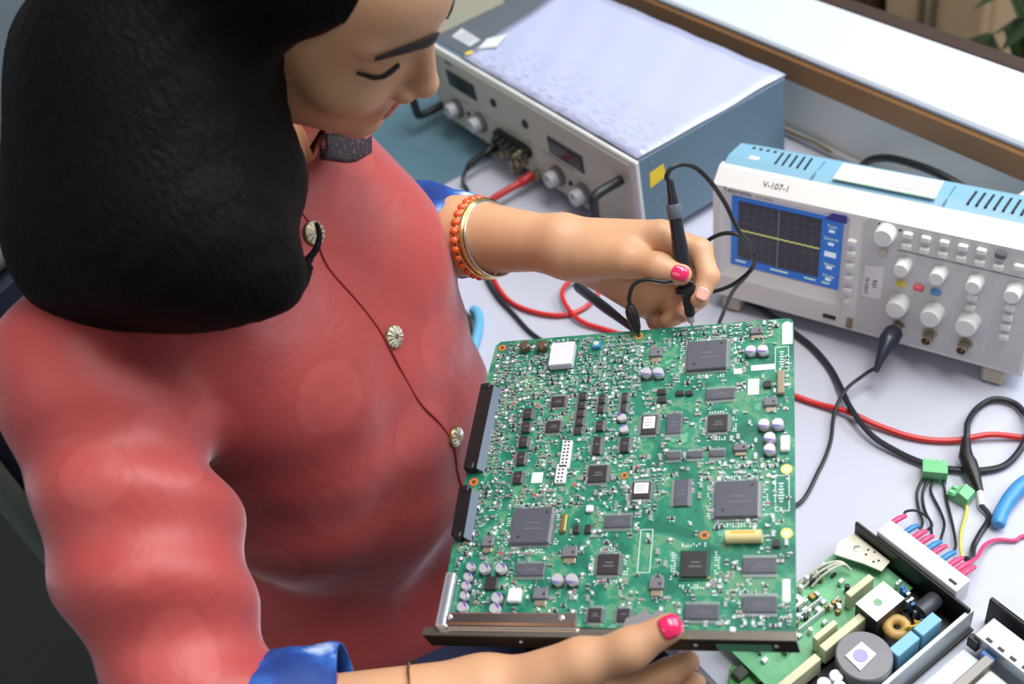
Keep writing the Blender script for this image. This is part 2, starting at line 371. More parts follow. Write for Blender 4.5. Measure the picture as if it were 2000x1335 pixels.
MB().box((.0713, .0058, .0857), (.0905, .0006, .070)).build('graticule', grid_mat(), scr)
MB().box((.0713, .0054, .0857), (.0005, .0003, .069)).build('axis_line', mat('lcd_line', (150, 152, 158), .4, emit=.2), scr)
pts = [(.0265 + .0895*i/90, .0052, .0862 + .00035*math.sin(i*2.1) + .0003*math.sin(i*5.3)) for i in range(91)]
MB().tube(pts, .00065, 4).build('trace', mat('lcd_yellow', (206, 206, 120), .4, emit=.5), scr)
M_lcdt = mat('lcd_text', (190, 216, 190), .4, emit=.4); M_lcdw = mat('lcd_white', (214, 226, 240), .4, emit=.4)
for i, (zz, s) in enumerate(((.1155,'Type'),(.1095,''),(.101,'Source'),(.0945,''),(.082,''),(.070,'Slope'),(.066,''),(.056,'Mode'),(.0515,''))):
    if s: text('menu_text', s, .0052, M_lcdt, scr, (.1275, .0056, zz-.002), (math.pi/2,0,0), .0001, 'CENTER')
    else: MB().box((.1275, .0057, zz), (.006 if i != 4 else .012, .0004, .0032 if i != 4 else .006)).build('menu_field', M_lcdw, scr)
for x_, w2 in ((.030,.012),(.074,.02),(.108,.012),(.125,.008)): MB().box((x_, .0057, .0465), (w2, .0004, .0018)).build('status_text', M_lcdt, scr)
MB().prism([(.121,.1262),(.1285,.1342),(.1432,.1346),(.1434,.126)], 0, .0012, ((1,0,0),(0,0,1),(0,-1,0))).build('badge', mat('badge_indigo', (62, 60, 150), .35), osc)
text('brand_text', 'Tektronix', .0078, mat('brand_navy', (52, 52, 84), .5), osc, (.0115, -.0002, .1325), (math.pi/2, 0, 0))
text('model_text', 'TDS 2002B', .0040, mat('print_grey2', (150, 150, 156), .5), osc, (.0475, -.0002, .1325), (math.pi/2, 0, 0))
# right control panel
MB().prism([(.1625,.004),(.3225,.004),(.3225,.139),(.1655,.139),(.161,.135)], 0, .0014, ((1,0,0),(0,0,1),(0,-1,0))).build('control_panel', M_grey, osc)
for xx in (.2545, .287): MB().box((xx, -.0016, .062), (.0009, .0006, .096)).build('panel_line', mat('line_white', (224, 226, 230), .5), osc)
MB().box((.254, -.0016, .1105), (.118, .0006, .0009)).build('panel_line', mat('line_grey', (130, 132, 140), .5), osc)
bt = MB().box((0,0,0), (.0094, .005, .0066), .0014).mesh('osc_button', M_white)
btd = MB().box((0,0,0), (.0094, .005, .0066), .0014).mesh('osc_button_dark', mat('btn_dark', (96, 98, 104), .5))
XS = [.2036,.2205,.2371,.2538,.2702,.2867]
for zz, row in ((.1304, 0), (.1178, 1)):
    for i, xx in enumerate(XS): link('button', btd if (row == 0 and i == 5) else bt, osc, (xx, -.0036, zz))
link('button', bt, osc, (.3035, -.0036, .1225))
for zz in (.1075,.094,.0796,.0645,.0496): link('softkey', bt, osc, (.1512, -.0022, zz))
MB().lathe((.1512, 0, .0362), (0,-1,0), [(.0034,0),(.0034,.003),(.0026,.004),(0,.0042)], 14).build('softkey_round', M_white, osc, True)
for xx, c, nm in ((.2028,(222,204,90),'yel'),(.2200,(226,96,104),'red'),(.2362,(96,150,206),'blu')):
    MB().box((xx, -.0036, .0743), (.0094, .005, .0062), .0014).build('channel_button', mat('chan_'+nm, c, .4), osc)
for xx, zz in ((.2693,.0787),(.2693,.0664),(.303,.0772),(.303,.066),(.303,.0548),(.303,.0435)): link('button', bt, osc, (xx, -.0036, zz))
def knob(r, h):
    n = 28; m = MB(); prof = [(r*1.06,0),(r*1.06,.0025),(r,.003),(r*.96,h-.002),(r*.86,h),(0,h+.0002)]; vs = []; fs = []
    for k, (rr, hh) in enumerate(prof):
        for i in range(n):
            a = 2*math.pi*i/n; q = rr*(1 - (.03 if (i % 2 and 2 <= k <= 3) else 0)); vs.append((q*math.cos(a), -hh, q*math.sin(a)))
    for k in range(len(prof)-1):
        for i in range(n): j = (i+1) % n; fs.append((k*n+i, k*n+j, (k+1)*n+j, (k+1)*n+i))
    return m.add(vs, fs).mesh('osc_knob', M_white, True)
kb, ks_, km = knob(.0102, .015), knob(.0075, .014), knob(.0100, .012)
for xx in (.204, .2373, .2706): link('knob', kb, osc, (xx, -.0014, .0508))
for xx in (.204, .2374, .2703, .3042): link('position_knob', ks_, osc, (xx, -.0014, .0968))
link('menu_knob', km, osc, (.1832, -.0014, .1266))
MB().lathe((.1822, -.0014, .1048), (0,-1,0), [(.0045,0),(.0045,.003),(.0036,.004),(0,.0042)], 16).build('power_key', mat('key_beige', (200, 196, 180), .4), osc, True)
bn_ = MB().lathe((0,0,0), (0,-1,0), [(.0072,0),(.0072,.002),(.0052,.0025),(.0052,.013),(.0042,.013),(.0040,.006),(0,.006)], 20).mesh('bnc', mat('bnc_metal', (170, 160, 140), .3, .9), True)
for xx in (.2052, .2367, .2702): link('bnc_connector', bn_, osc, (xx, -.0014, .0222))
lbl = MB().prism([(.1662,.048),(.185,.0488),(.185,.0878),(.1662,.0852)], .0016, .0019, ((1,0,0),(0,0,1),(0,-1,0))).build('paper_label', mat('paper_white', (240, 240, 244), .6), osc)
text('label_writing', 'S.NO 52', .0055, mat('ink_dark', (50, 50, 64), .6), lbl, (.1715, -.0021, .0515), (math.pi/2, -math.pi/2, 0))
text('label_writing', '17/6', .006, mat('ink_dark', (50, 50, 64), .6), lbl, (.1795, -.0021, .060), (math.pi/2, -math.pi/2, 0))
MB().box((.134, -.0003, .0098), (.0135, .0012, .0045)).build('usb_port', M_black, osc)
MB().box((.156, -.001, .009), (.006, .004, .012), .001).build('probe_comp', mat('post_brass', (150, 140, 110), .35, .8), osc)
for xx, zz in ((.1755,.1385),(.1955,.1365)): MB().lathe((xx, -.0014, zz-.004), (0,-1,0), [(.0013,0),(.0011,.0008),(0,.0009)], 8).build('led', M_dark, osc)
sl = MB().box((0,0,0), (.0022, .026, .0012)).mesh('slot', mat('slot_dark', (34, 44, 54), .6))
def on_top(y): return .1525 + (.0055*(y-.018)/.012 if y < .03 else .0055 - .001*(y-.03)/.03)
for i in range(5): link('vent_slot', sl, osc, (.0535+.0078*i, .0425, .1577), (-.033, 0, .10))
for i in range(4): MB().box((.0205+.0078*i, .054, .1574), (.003, .004, .0008)).build('vent_hole', mat('slot_dark', (34, 44, 54), .6), osc)
for i in range(8): link('vent_slot', sl, osc, (.2455+.0078*i, .0395, .1578), (-.033, 0, -.02))
for xx in (.098, .226): MB().box((xx, .036, .1573), (.0012, .036, .0012)).build('case_seam', mat('seam_blue', (70, 124, 152), .5), osc)
MB().box((.030, .033, .1580), (.010, .006, .0006)).build('case_mark', mat('paper_white', (240, 240, 244), .6), osc)
pst = MB().prism([(.116,.056),(.214,.0575),(.2165,.0225),(.118,.0225)], .1580, .1586, o=(0,0,0)).build('paper_label', mat('paper_white', (240, 240, 244), .6), osc)
MB().prism([(.118,.0222),(.2165,.0222),(.2165,.0245),(.118,.0245)], .1587, .1589).build('green_line', mat('line_green', (150, 196, 150), .6), pst)
for i, (a, bb) in enumerate(((.03,.06),(.025,.075),(.035,.05),(.03,.065),(.04,.045))):
    m = MB(); xs = [.116+a+.004*k for k in range(int(bb/.004))]
    m.tube([(x_, .051-.0052*i+.0009*math.sin(x_*2600+i*2), .1589) for x_ in xs], .00035, 4).build('handwriting', mat('ink_grey', (150, 152, 166), .6), pst)
text('inventory_text', 'V-107-1', .0088, mat('ink_dark', (50, 50, 64), .6), osc, (.052, .0052, .1440), (math.pi/4, 0, 0))
for xx in (.013, .292): MB().box((xx+.008, .006+.004, -.0095), (.022, .020, .019), .003).build('foot', mat('foot_beige', (186, 182, 166), .5), osc)
for xx in (.013, .292): MB().box((xx+.008, .112, -.0008), (.022, .018, .012), .003).build('foot', mat('foot_beige', (186, 182, 166), .5), osc)
# cable and box behind the oscilloscope
cb = MB().tube(spline([(-.755,.852,.006),(-.735,.852,.018),(-.722,.852,.031),(-.709,.852,.045),(-.68,.852,.059),(-.637,.852,.066),(-.602,.852,.066),(-.567,.852,.058),(-.545,.852,.035),(-.535,.850,.0055)], 6), .0048, 10).build('mains_cable', M_black, None, True); tag(cb, 'thick black cable arching behind the oscilloscope', 'cable')
wb = thing('white_carton', 'small white box behind the right end of the oscilloscope', 'box', (-.47, .845, 0))
MB().box((0,0,.045), (.09,.05,.09), .002).build('carton', mat('carton_white', (222, 226, 236), .6), wb)
MB().box((0,0,.0905), (.084,.044,.001)).build('flap', mat('carton_white2', (230, 232, 240), .6), wb)
# ------------------------------------------------------------------ the circuit board
BO = np3((-0.41498735, 0.08417314, 0.18884481)); BU = np3((0.71514116, 0.68703213, 0.12868557)); BV = np3((-0.69896229, 0.70158655, 0.13866515)); BN = np3((0.00498335, -0.18911151, 0.98194297))
def bpt(u, v, h=0): return BO + BU*u*.001 + BV*v*.001 + BN*h*.001
Mb = Matrix.Identity(4)
for i in range(3): Mb[i][0], Mb[i][1], Mb[i][2], Mb[i][3] = BU[i], BV[i], BN[i], BO[i]
pcb = thing('circuit_board', 'large green circuit board crowded with chips, held in both hands', 'circuit board', matrix=Mb)
M_pcb = ramp_mat('pcb_green', [(0,(30,106,86)),(.42,(40,122,98)),(.5,(48,132,106)),(.545,(92,146,112)),(.60,(54,136,108)),(.68,(108,164,138))], 44, .35, 5, distortion=.6)
M_silk = mat('silk_white', (216, 232, 228), .5); M_tin = mat('tin', (206, 212, 216), .3, .75); M_chip = mat('chip_sheen_grey', (84, 86, 96), .36, noise=.1, nscale=200)  # chip colour lightened to grey, a glancing reflection put into the base colour
M_chipd = mat('chip_dark', (50, 47, 52), .4); M_gold = mat('pad_copper', (206, 150, 80), .4, .5)
k = .001
def mm(*a): return tuple(x*k for x in a)
MB().prism([mm(0,6),mm(241,3),mm(241,247),mm(239,250),mm(236,251),mm(4,253.5),mm(0,250),mm(-2.5,205),mm(-2.5,110)], -.0017, 0).build('laminate', M_pcb, pcb)
# metal rail along the near edge
rl = MB().prism([mm(-2.4,-18),mm(-1.2,-18),mm(-1.2,-1.8),mm(3.5,-1.8),mm(3.5,.5),mm(-2.4,.5)], -.010, .2412, ((0,1,0),(0,0,1),(1,0,0))).build('rail', mat('rail_metal', (176, 168, 156), .25, .9), pcb)
MB().box(mm(208,-2.8,-11), mm(34,.6,10)).build('rail_label', mat('rail_green', (90, 150, 116), .5), rl)
MB().box(mm(115.6,-2.5,-9.2), mm(251,.3,16)).build('rail_face', mat('rail_dark', (66, 56, 50), .4, .5), rl)
for u_ in (60, 178, 228): MB().lathe(mm(u_,-2.7,-8), (0,-1,0), [(.0016,0),(.0013,.0008),(0,.001)], 10).build('rivet', M_tin, rl, True)
hs = MB().prism([mm(2.5,1),mm(12.4,1),mm(12.4,4.5),mm(11.4,5),mm(5,5),mm(4,3.4),mm(2.5,3.4)], .006, .101, ((0,1,0),(0,0,1),(1,0,0))).build('heat_bracket', mat('bracket_metal', (196, 178, 172), .22, .95), pcb)
for u_ in (10, 91): MB().lathe(mm(u_,9,5), (0,0,1), [(.002,0),(.002,.0008),(.001,.0012),(0,.0013)], 12).build('screw', M_tin, hs, True)

def chip(u, v, w, d, h=2.6, pins='all', m=None, name='chip', sticker=False, dot=True, z0=.4):
    c = MB().box(mm(u, v, z0+h/2), mm(w, d, h), .0006).build(name, m or M_chip, pcb)
    p = MB(); pw, pl, ph = .6, 2.0, .5
    def row(n, f):
        for i in range(n): f((i+.5)/n)
    if pins in ('all', 'ns'):
        n = max(3, int(w/1.25))
        for sg in (-1, 1): row(n, lambda t: p.box(mm(u-w/2+w*t, v+sg*(d/2+1), .6), mm(pw, 2.4, 1.1)))
    if pins in ('all', 'ew'):
        n = max(3, int(d/1.25))
        for sg in (-1, 1): row(n, lambda t: p.box(mm(u+sg*(w/2+1), v-d/2+d*t, .6), mm(2.4, pw, 1.1)))
    if pins: tag(p.build('pins', M_tin, c), kind='stuff')
    if dot and w > 8:
        for sx, sy in ((.36, .36), (-.30, -.32)) if w > 25 else ((-.36, -.3),):
            MB().cyl(mm(u+w*sx, v+d*sy, z0+h), mm(u+w*sx, v+d*sy, z0+h+.12), .0011 if w > 25 else .0006, n=10).build('dimple', M_chipd, c)
    if sticker:
        s_ = MB().box(mm(u, v+.1*d, z0+h+.15), mm(w*.74, d*.62, .25)).build('sticker', mat('paper_white', (240, 240, 244), .6), c)
        for q in range(3): MB().box(mm(u-w*.05, v+.1*d+(q-1)*d*.15, z0+h+.32), mm(w*.5, .5, .1)).build('print', mat('print_grey', (110,110,106), .6), s_)
    else:
        for q, ww in enumerate((.34, .5) if w > 9 and d > 6 else (.45,)):
            MB().box(mm(u+.04*w, v+(.06-.16*q)*d, z0+h+.06), mm(w*ww, min(.9, d*.07), .1)).build('print', mat('chip_print', (104, 106, 112), .5), c)
    return c
for a in ((177.7,220,30,27),(58.8,79,29,28.2),(202.9,95.6,29,27.6)): chip(*a, h=3.4)
for a in ((63.8,187.2,11.6,9.6),(62.9,164,12,10.4),(187.9,158.5,14.4,14.6),(102.9,120.5,14.4,14),(118.1,49,15.4,15.2),(112.7,12.6,9.8,9.6),(132,12.6,8.6,9.4)): chip(*a, h=1.8, m=M_chipd)
chip(137.6,160.6,11.8,16.8, h=1.6, sticker=True, m=M_chipd); chip(136.3,105.7,13.6,13.6, h=1.6, sticker=True, m=M_chipd)
chip(156,160.4,11.6,17.6, h=1.4, pins='ns'); chip(164.9,102.8,10.2,21.4, h=1.4, pins='ew')
for a in ((188.8,184,21,9.6),(157.2,133,11.2,6),(172.8,133,11.4,5.6),(188.4,133,11.4,5.6),(62.2,45.4,21.6,9.4),(121.7,81.4,19.6,9.6),(218.6,47,21.8,11),(218.9,20.4,21.4,11),(183,15.2,22,10.2)): chip(*a, h=1.7, pins='ns')
for a in ((40.1,177.3,7.2,9.6),(40.7,164.8,7,9.8),(40.7,151.8,7,9.8),(41.2,136.9,6.6,11.6),(41.2,120.1,7.2,10.6),(100,162.2,5.6,9.2),(99.6,144.5,6.2,15),(120.9,144.2,7,12.8)): chip(*a, h=2.2, pins='ew', m=M_chipd)
bga = MB().box(mm(176.7,48.2,.5), mm(20.5,21.5,1)).build('substrate', mat('bga_green', (24, 92, 70), .4), pcb)
chip(176.7,48.2,17.6,18.6, h=1.6, pins='', z0=1.0, m=M_chipd)
MB().prism([mm(185,38.4),mm(187,38.4),mm(187,40.6)], .001, .0011).build('corner_mark', M_gold, bga)
for a, n, dx in (((83.2,174.9,6.2,39), 5, 1.4), ((99,182.4,5.2,17.4), 2, 1.2), ((116.8,182.1,4.6,19.4), 2, 1)):
    u, v, w, d = a
    for i in range(n): chip(u, v-d/2+d*(i+.5)/n, w, d/n-.8, h=1.8, pins='ew', m=M_chipd, name='resistor_network', dot=False)
# white relay block, trimmer, crystals, cans
MB().box(mm(62.2,230.2,3.9), mm(19.6,22.6,7), .0006).build('relay', mat('relay_white', (216, 218, 232), .4), pcb)
tr_ = MB().box(mm(89,239.6,2), mm(6.6,6.6,4), .0006).build('trimmer', mat('trim_blue', (58, 146, 204), .4), pcb)
MB().lathe(mm(89,239.6,4), (0,0,1), [(.0022,0),(.0020,.0006),(0,.0007)], 14).build('trimmer_dial', mat('dial_cream', (226, 214, 150), .5), tr_)
for u_, v_ in ((28.3,243),(43.4,242)):
    MB().lathe(mm(u_,v_,.2), (0,0,1), [(.0044,0),(.0044,.006),(.0036,.0068),(0,.007)], 18).build('can', mat('can_bronze', (128, 112, 92), .35, .7), pcb, True)
xt = MB().tube(spline([mm(197.5,66.6,4),mm(199,66.6,4),mm(218.6,66.6,4),mm(220,66.6,4)], 4), [.0030,.0038,.0043,.0044,.0044]+[.0044]*5+[.0042,.0036,.0030], 14).build('crystal', mat('crystal_cream', (222, 206, 150), .35), pcb, True)
MB().box(mm(208.8,67.6,8.2), mm(16,1.6,.5), .0001).build('crystal_band', mat('band_orange', (232, 176, 60), .35), xt)
MB().box(mm(82.3,80.6,2), mm(4.6,14.6,3.6), .001).build('crystal_small', mat('brass_dull', (150, 128, 74), .4, .6), pcb)
# electrolytic capacitors
def cap(u, v, r=4.0, h=6.2, rot=0, pink=False):
    MB().box(mm(u, v, .7), mm(r*2.1, r*2.1, 1.2), .0004).build('capacitor_base', M_chipd, pcb)
    c = MB().lathe(mm(u, v, 1.2), (0,0,1), [(r*k,0),(r*k,(h-1.9)*k),(r*.93*k,(h-1.3)*k),(0,(h-1.25)*k)], 22).build('capacitor', mat('cap_silver', (228, 224, 234), .28, .5), pcb, True)
    poly = [(r*.92*k*math.cos(a), r*.92*k*math.sin(a)) for a in [rot + math.pi*(.5*(i/6)-.0)*1.35 for i in range(7)]]
    MB().prism(poly, 0, .0001, o=mm(u, v, h+.02)).build('polarity_mark', mat('cap_purple', (112, 94, 170), .4), c)
for u, v in ((210.6,219.6),(219.3,219.3),(132.5,206.6),(141.9,205.8),(220.9,153.4),(230.4,153.2),(224.9,142),(224.9,132.7),(84.3,36.6),(94.6,36.6)): cap(u, v, 4.0, 6.2, math.pi*1.1)
for u, v in ((18,47),(28.9,45.5),(41.4,45.5),(17.4,39.2),(17.1,32.5),(17.4,25.2),(17.8,16.6),(42.1,23.6),(42.1,15.6)): cap(u, v, 3.1 if u < 18.5 and v > 20 else 3.9, 5.4, -.3)
for u, v in ((119.2,157),(116.6,167.5)): cap(u, v, 3.4, 4.4, 1)
# power transistors: dark body with a bright metal tab
for u, v, w, d in ((214.2,238.2,8.8,9.6),(137.9,225,9,12.6),(224.9,172,9.2,11.4),(204.6,135.3,9.6,9),(27,65.4,9,11.4),(89.7,56.4,11,12),(73,25.4,10.4,12.4),(152.6,32.5,9.6,12.6)):
    c = MB().box(mm(u, v+d*.16, 1.9), mm(w, d*.64, 3), .0005).build('transistor', mat('to_grey', (112, 112, 122), .35), pcb)
    MB().box(mm(u, v-d*.34, .8), mm(w*.8, d*.34, 1.4), .0003).build('metal_tab', mat('tab_tan', (172, 160, 138), .35, .6), c)
    for s_ in (-.3, .3): MB().box(mm(u+w*s_, v+d*.55, .6), mm(1.2, 2.6, .8)).build('lead', M_tin, c)
    MB().cyl(mm(u+w*.25, v+d*.1, 3.4), mm(u+w*.25, v+d*.1, 3.5), .0010, n=8).build('dimple', M_chipd, c)
# connectors on the left edge
def edge_conn(poly_lo, h, m1, m2, n, nm):
    (a, b, c, d) = poly_lo      # top-left, top-right, bottom-left, bottom-right (mm)
    P = lambda t, s_: ((a[0]+(b[0]-a[0])*s_)*(1-t)+(c[0]+(d[0]-c[0])*s_)*t, (a[1]+(b[1]-a[1])*s_)*(1-t)+(c[1]+(d[1]-c[1])*s_)*t)
    o = MB().prism([mm(*P(0,0)), mm(*P(0,.70)), mm(*P(1,.70)), mm(*P(1,0))], .0002, h*k).build(nm, m1, pcb)
    m = MB(); q = [P(0,.70), P(0,1), P(1,1), P(1,.70)]
    m.add([mm(q[0][0],q[0][1],h*.9), mm(q[1][0],q[1][1],.6), mm(q[2][0],q[2][1],.6), mm(q[3][0],q[3][1],h*.9), mm(q[0][0],q[0][1],.1), mm(q[3][0],q[3][1],.1)], [(0,1,2,3),(0,4,1),(3,2,5),(4,5,2,1),(0,3,5,4)]).build('sloped_shroud', m2, o)
    p = MB()
    for i in range(n):
        x, y = P((i+.5)/n, 1.16); p.box(mm(x, y, .5), mm(3.2, 1.1, .7))
    tag(p.build('pins', M_tin, o), kind='stuff')
    for e in (0, 1): x, y = P(.02+.96*e, .35); MB().box(mm(x, y, h*.6), mm(5.5, 5, h*1.15), .0006).build('latch', M_black, o)
edge_conn([(-2.5,206),(13.5,203),(-2.5,127.5),(13,126.6)], 7, mat('conn_black', (26, 24, 26), .35), mat('conn_grey', (84, 98, 114), .45), 22, 'ribbon_connector')
edge_conn([(-2.5,111),(12.5,108.5),(-1,71),(13.5,68.5)], 7, mat('conn_black', (26, 24, 26), .35), mat('conn_grey', (84, 98, 114), .45), 11, 'ribbon_connector')
wc = MB().box(mm(4.2,22,3), mm(7.4,40,6), .0008).build('silver_connector', mat('conn_silver', (198, 202, 208), .32, .6), pcb)
MB().box(mm(4.6,22,6.2), mm(3,36,.6)).build('slot', mat('conn_slot', (150, 154, 164), .4, .5), wc)
# mounting rings
for u, v, r, nm, c in ((6.5,246.6,3.2,'o',(226,120,60)),(5.3,118.6,3.6,'o',(226,120,60)),(122.6,119,2.9,'c',(196,128,70)),(235.6,118.8,3.9,'y',(224,206,130)),(235.5,70.4,3.9,'y',(224,206,130)),(182,70.1,3.4,'c',(196,128,70)),(122.4,246.4,3.6,'c2',(206,150,90)),(236.3,245.2,2.4,'w',(230,230,230))):
    r_ = MB().ring(mm(u, v, .02), (0,0,1), r*.45*k, r*k, .0004, 22).build('mounting_ring', mat('ring_'+nm, c, .4, .2), pcb)
    MB().cyl(mm(u, v, .02), mm(u, v, .2), r*.42*k, n=14).build('hole', mat('hole_dark', (70, 60, 50), .6) if nm not in 'y' else M_silk, r_)
# labels, white parts, dark parts
for u, v, w, d, h in ((236.5,236,7.6,20,.3),(218.8,206.4,16.8,5,.3),(212.4,189.4,8,14,.3),(235.2,30.6,4.8,15,.3),(200.9,204.4,6,4.8,.3),(55.9,120.2,8.6,9,.3)):
    MB().box(mm(u, v, h/2+.02), mm(w, d, h)).build('paper_label', mat('pcb_label', (226, 232, 234), .6), pcb)
for u, v, w, d, h in ((202.5,3.9,3.8,3.6,2),(234.9,138,6.2,12.6,4),(54.4,25.8,9.6,10,4.4),(100,92,5.4,5.4,3)):
    MB().box(mm(u, v, h/2+.02), mm(w, d, h), .0008).build('white_component', mat('comp_white', (226, 228, 230), .45), pcb)
MB().box(mm(232.1,190,2), mm(5,20.6,3.8), .0007).build('tan_component', mat('comp_tan', (146, 134, 112), .45), pcb)
for u, v, w, d in ((145,189.6,7,5),(145.6,182.1,7,5),(158.8,187.3,6.4,4),(165.9,186.7,5.6,4),(92.3,76,4.8,6.2),(100.8,76.1,4.8,6.6),(222.6,189.8,5.6,6),(229.3,62.4,5,5.4),(35.1,35.4,9.4,10)):
    MB().box(mm(u, v, 1.3), mm(w, d, 2.4), .0006).build('diode', M_chipd, pcb)
for u, v, w, d in ((76.5,138,7.6,24),(74.8,121.5,8,16)):
    o = MB().box(mm(u, v, 1.5), mm(w, d, 2.8), .0004).build('pin_header', mat('comp_white', (226, 228, 230), .45), pcb)
    n = int(d/3)
    for i in range(n):
        for s_ in (-1.4, 1.4): MB().box(mm(u+s_, v-d/2+d*(i+.5)/n, 3), mm(1.6, 1.1, .4)).build('contact', M_chipd, o)
# heat sink under the thumb
hk = MB().prism([mm(134,2),mm(163,2.5),mm(163.5,9),mm(157,14),mm(152,9.5),mm(148,14.5),mm(142,9.5),mm(136,8)], .0004, .008).build('heat_sink', mat('sink_grey', (150, 146, 152), .4, .5), pcb)
# silk outlines
for u, v, w, d in ((232.5,213,9.4,22),(232.7,100.6,9,27),(142.4,59.4,8.4,32)):
    m = MB()
    for s_ in (-1, 1): m.box(mm(u+s_*w/2, v, .06), mm(.5, d, .1)); m.box(mm(u, v+s_*d/2, .06), mm(w, .5, .1))
    m.build('silk_outline', M_silk, pcb)
for u, v, w, d, n in ((232,101,4.4,16,7),(232.5,212.6,4,16,7)):
    m = MB()
    for i in range(n): m.box(mm(u, v-d/2+d*(i+.5)/n, .06), mm(w*(.5+.5*((i*7)%5)/4), .9, .1))
    m.build('silk_text', M_silk, pcb)
# small surface-mount parts, too small to pick apart
occ = []
for o in list(pcb.children):
    bb = [Vector(c) for c in o.bound_box]; us = [c.x for c in bb]; vs_ = [c.y for c in bb]
    if o.name.startswith(('laminate', 'rail', 'silk_outline')): continue
    occ.append((min(us)-.0016, max(us)+.0016, min(vs_)-.0016, max(vs_)+.0016))
kinds = {'w': MB(), 's': MB(), 'b': MB(), 't': MB(), 'r': MB()}
def dens(u, v):
    d = .30
    if u < 130 and v > 190: d = .95
    elif u < 125 and v > 95: d = .62
    elif u > 150 and v > 232: d = .8
    elif 108 < u < 150 and 88 < v < 130: d = .75
    elif u > 180 and 108 < v < 128: d = .8
    elif u < 60 and v < 75: d = .55
    elif 185 < u < 232 and v < 40: d = .34
    elif 120 < u < 200 and 45 < v < 100: d = .14
    elif 160 < u < 220 and 140 < v < 180: d = .16
    return d
M_mint = mat('pad_mint', (186, 212, 204), .4, .2)
for gi in range(56):
    for gj in range(58):
        u = 5 + gi*4.2 + random.uniform(-1, 1); v = 8 + gj*4.2 + random.uniform(-1, 1)
        if u > 238 or v > 249 or random.random() > dens(u, v)*1.15: continue
        if any(a < u*k < b and c < v*k < d for a, b, c, d in occ): continue
        hor = random.random() < .5; L = random.choice((2.0, 2.6, 3.2, 3.8)); wd = L*.58; h = random.uniform(.7, 1.6)
        body = random.choices('wbts', (2.4, 3.6, 1.4, 2.4))[0] if random.random() > .025 else 'r'
        a, b = (L, wd) if hor else (wd, L)
        kinds[body].box(mm(u, v, h/2), mm(a*.5 if hor else a, b if hor else b*.5, h))
        for s_ in (-1, 1):
            kinds['s'].box(mm(u+(s_*L*.42 if hor else 0), v+(0 if hor else s_*L*.42), h/2), mm(L*.34 if hor else wd, wd if hor else L*.34, h*1.05))
        for _ in range(random.choice((0, 1, 1, 2))): kinds['w'].box(mm(u+random.uniform(-2,2), v+random.choice((-1.9,1.9)), .03), mm(random.uniform(.8,2.4), random.uniform(.5,1.0), .06))
# rows of test pads and vias around the large chips
for u0, v0, w0, d0 in ((177.7,220,30,27),(58.8,79,29,28.2),(202.9,95.6,29,27.6),(118.1,49,15.4,15.2),(176.7,48.2,20,21),(187.9,158.5,14.4,14.6)):
    for sx in (-1, 1):
        for ring_ in (3.6, 5.4):
            for i in range(int(d0/1.9)):
                if random.random() < .7: kinds['w'].box(mm(u0+sx*(w0/2+ring_+random.uniform(-.3,.3)), v0-d0/2+i*1.9+.9, .05), mm(1.2, .9, .1))
            for i in range(int(w0/1.9)):
                if random.random() < .7: kinds['w'].box(mm(u0-w0/2+i*1.9+.9, v0+sx*(d0/2+ring_+random.uniform(-.3,.3)), .05), mm(.9, 1.2, .1))
for kk, m in (('w', M_silk), ('s', M_tin), ('b', M_chipd), ('t', mat('comp_tan', (146, 134, 112), .45)), ('r', mat('comp_red', (190, 60, 70), .5))):
    tag(kinds[kk].build('tiny_components', m, pcb), kind='stuff')
# gull-wing solder rows along the ribbon connector
m = MB()
for i in range(24): m.box(mm(21.5-.05*i, 196-3*i, .4), mm(2.6, 1.0, .7))
tag(m.build('solder_row', M_tin, pcb), kind='stuff')
# ------------------------------------------------------------------ leads, plugs and the open modules on the bench
def cable(pts, r, m, name, parent=None, n=7, nb=8): return MB().tube(spline(pts, n), r, nb).build(name, m, parent, True)
M_cable = mat('cable_black', (30, 32, 38), .42); M_red = mat('cable_red', (206, 40, 40), .4); M_redp = mat('plug_red', (190, 34, 40), .4)
# red lead from the power supply, looping under the board and away to the right
rd = thing('red_test_lead', 'red test lead looping from the power supply under the board to the right', 'test lead', (-1.036, .53, .0))
def rel(o, P): return [np3(p) - np3(o) for p in P]
oR = (-1.036, .53, 0)
MB().tube(rel(oR, [(-1.036,.572,.024),(-1.036,.560,.022),(-1.037,.552,.021),(-1.037,.550,.021),(-1.040,.512,.018),(-1.042,.50,.016)]), [.0062,.0066,.0066,.0048,.0048,.003], 12).build('banana_plug', M_redp, rd, True)
cable(rel(oR, [(-1.042,.50,.016),(-1.03,.485,.010),(-.989,.462,.004),(-.93,.428,.004),(-.862,.4135,.004),(-.807,.435,.004),(-.790,.467,.004),(-.803,.5016,.005),(-.824,.501,.007),(-.836,.483,.009),(-.820,.4597,.010),(-.778,.4508,.006),(-.739,.465,.004),(-.68,.49,.004),(-.60,.515,.004),(-.525,.538,.004),(-.501,.5465,.004),(-.474,.5563,.007),(-.4426,.5647,.005),(-.410,.578,.004),(-.385,.599,.004),(-.3657,.626,.007),(-.344,.647,.004),(-.30,.68,.004),(-.24,.70,.004)]), .0028, M_red, 'cable', rd)
bk = thing('black_test_lead', 'black test lead with plug in the power supply, passing behind the bangle', 'test lead', (-1.128, .53, 0)); oB = (-1.128, .53, 0)
MB().tube(rel(oB, [(-1.1266,.575,.030),(-1.127,.562,.028),(-1.127,.552,.026),(-1.128,.550,.026),(-1.128,.528,.022),(-1.126,.52,.018)]), [.0062,.0066,.0066,.005,.005,.003], 12).build('banana_plug', M_black, bk, True)
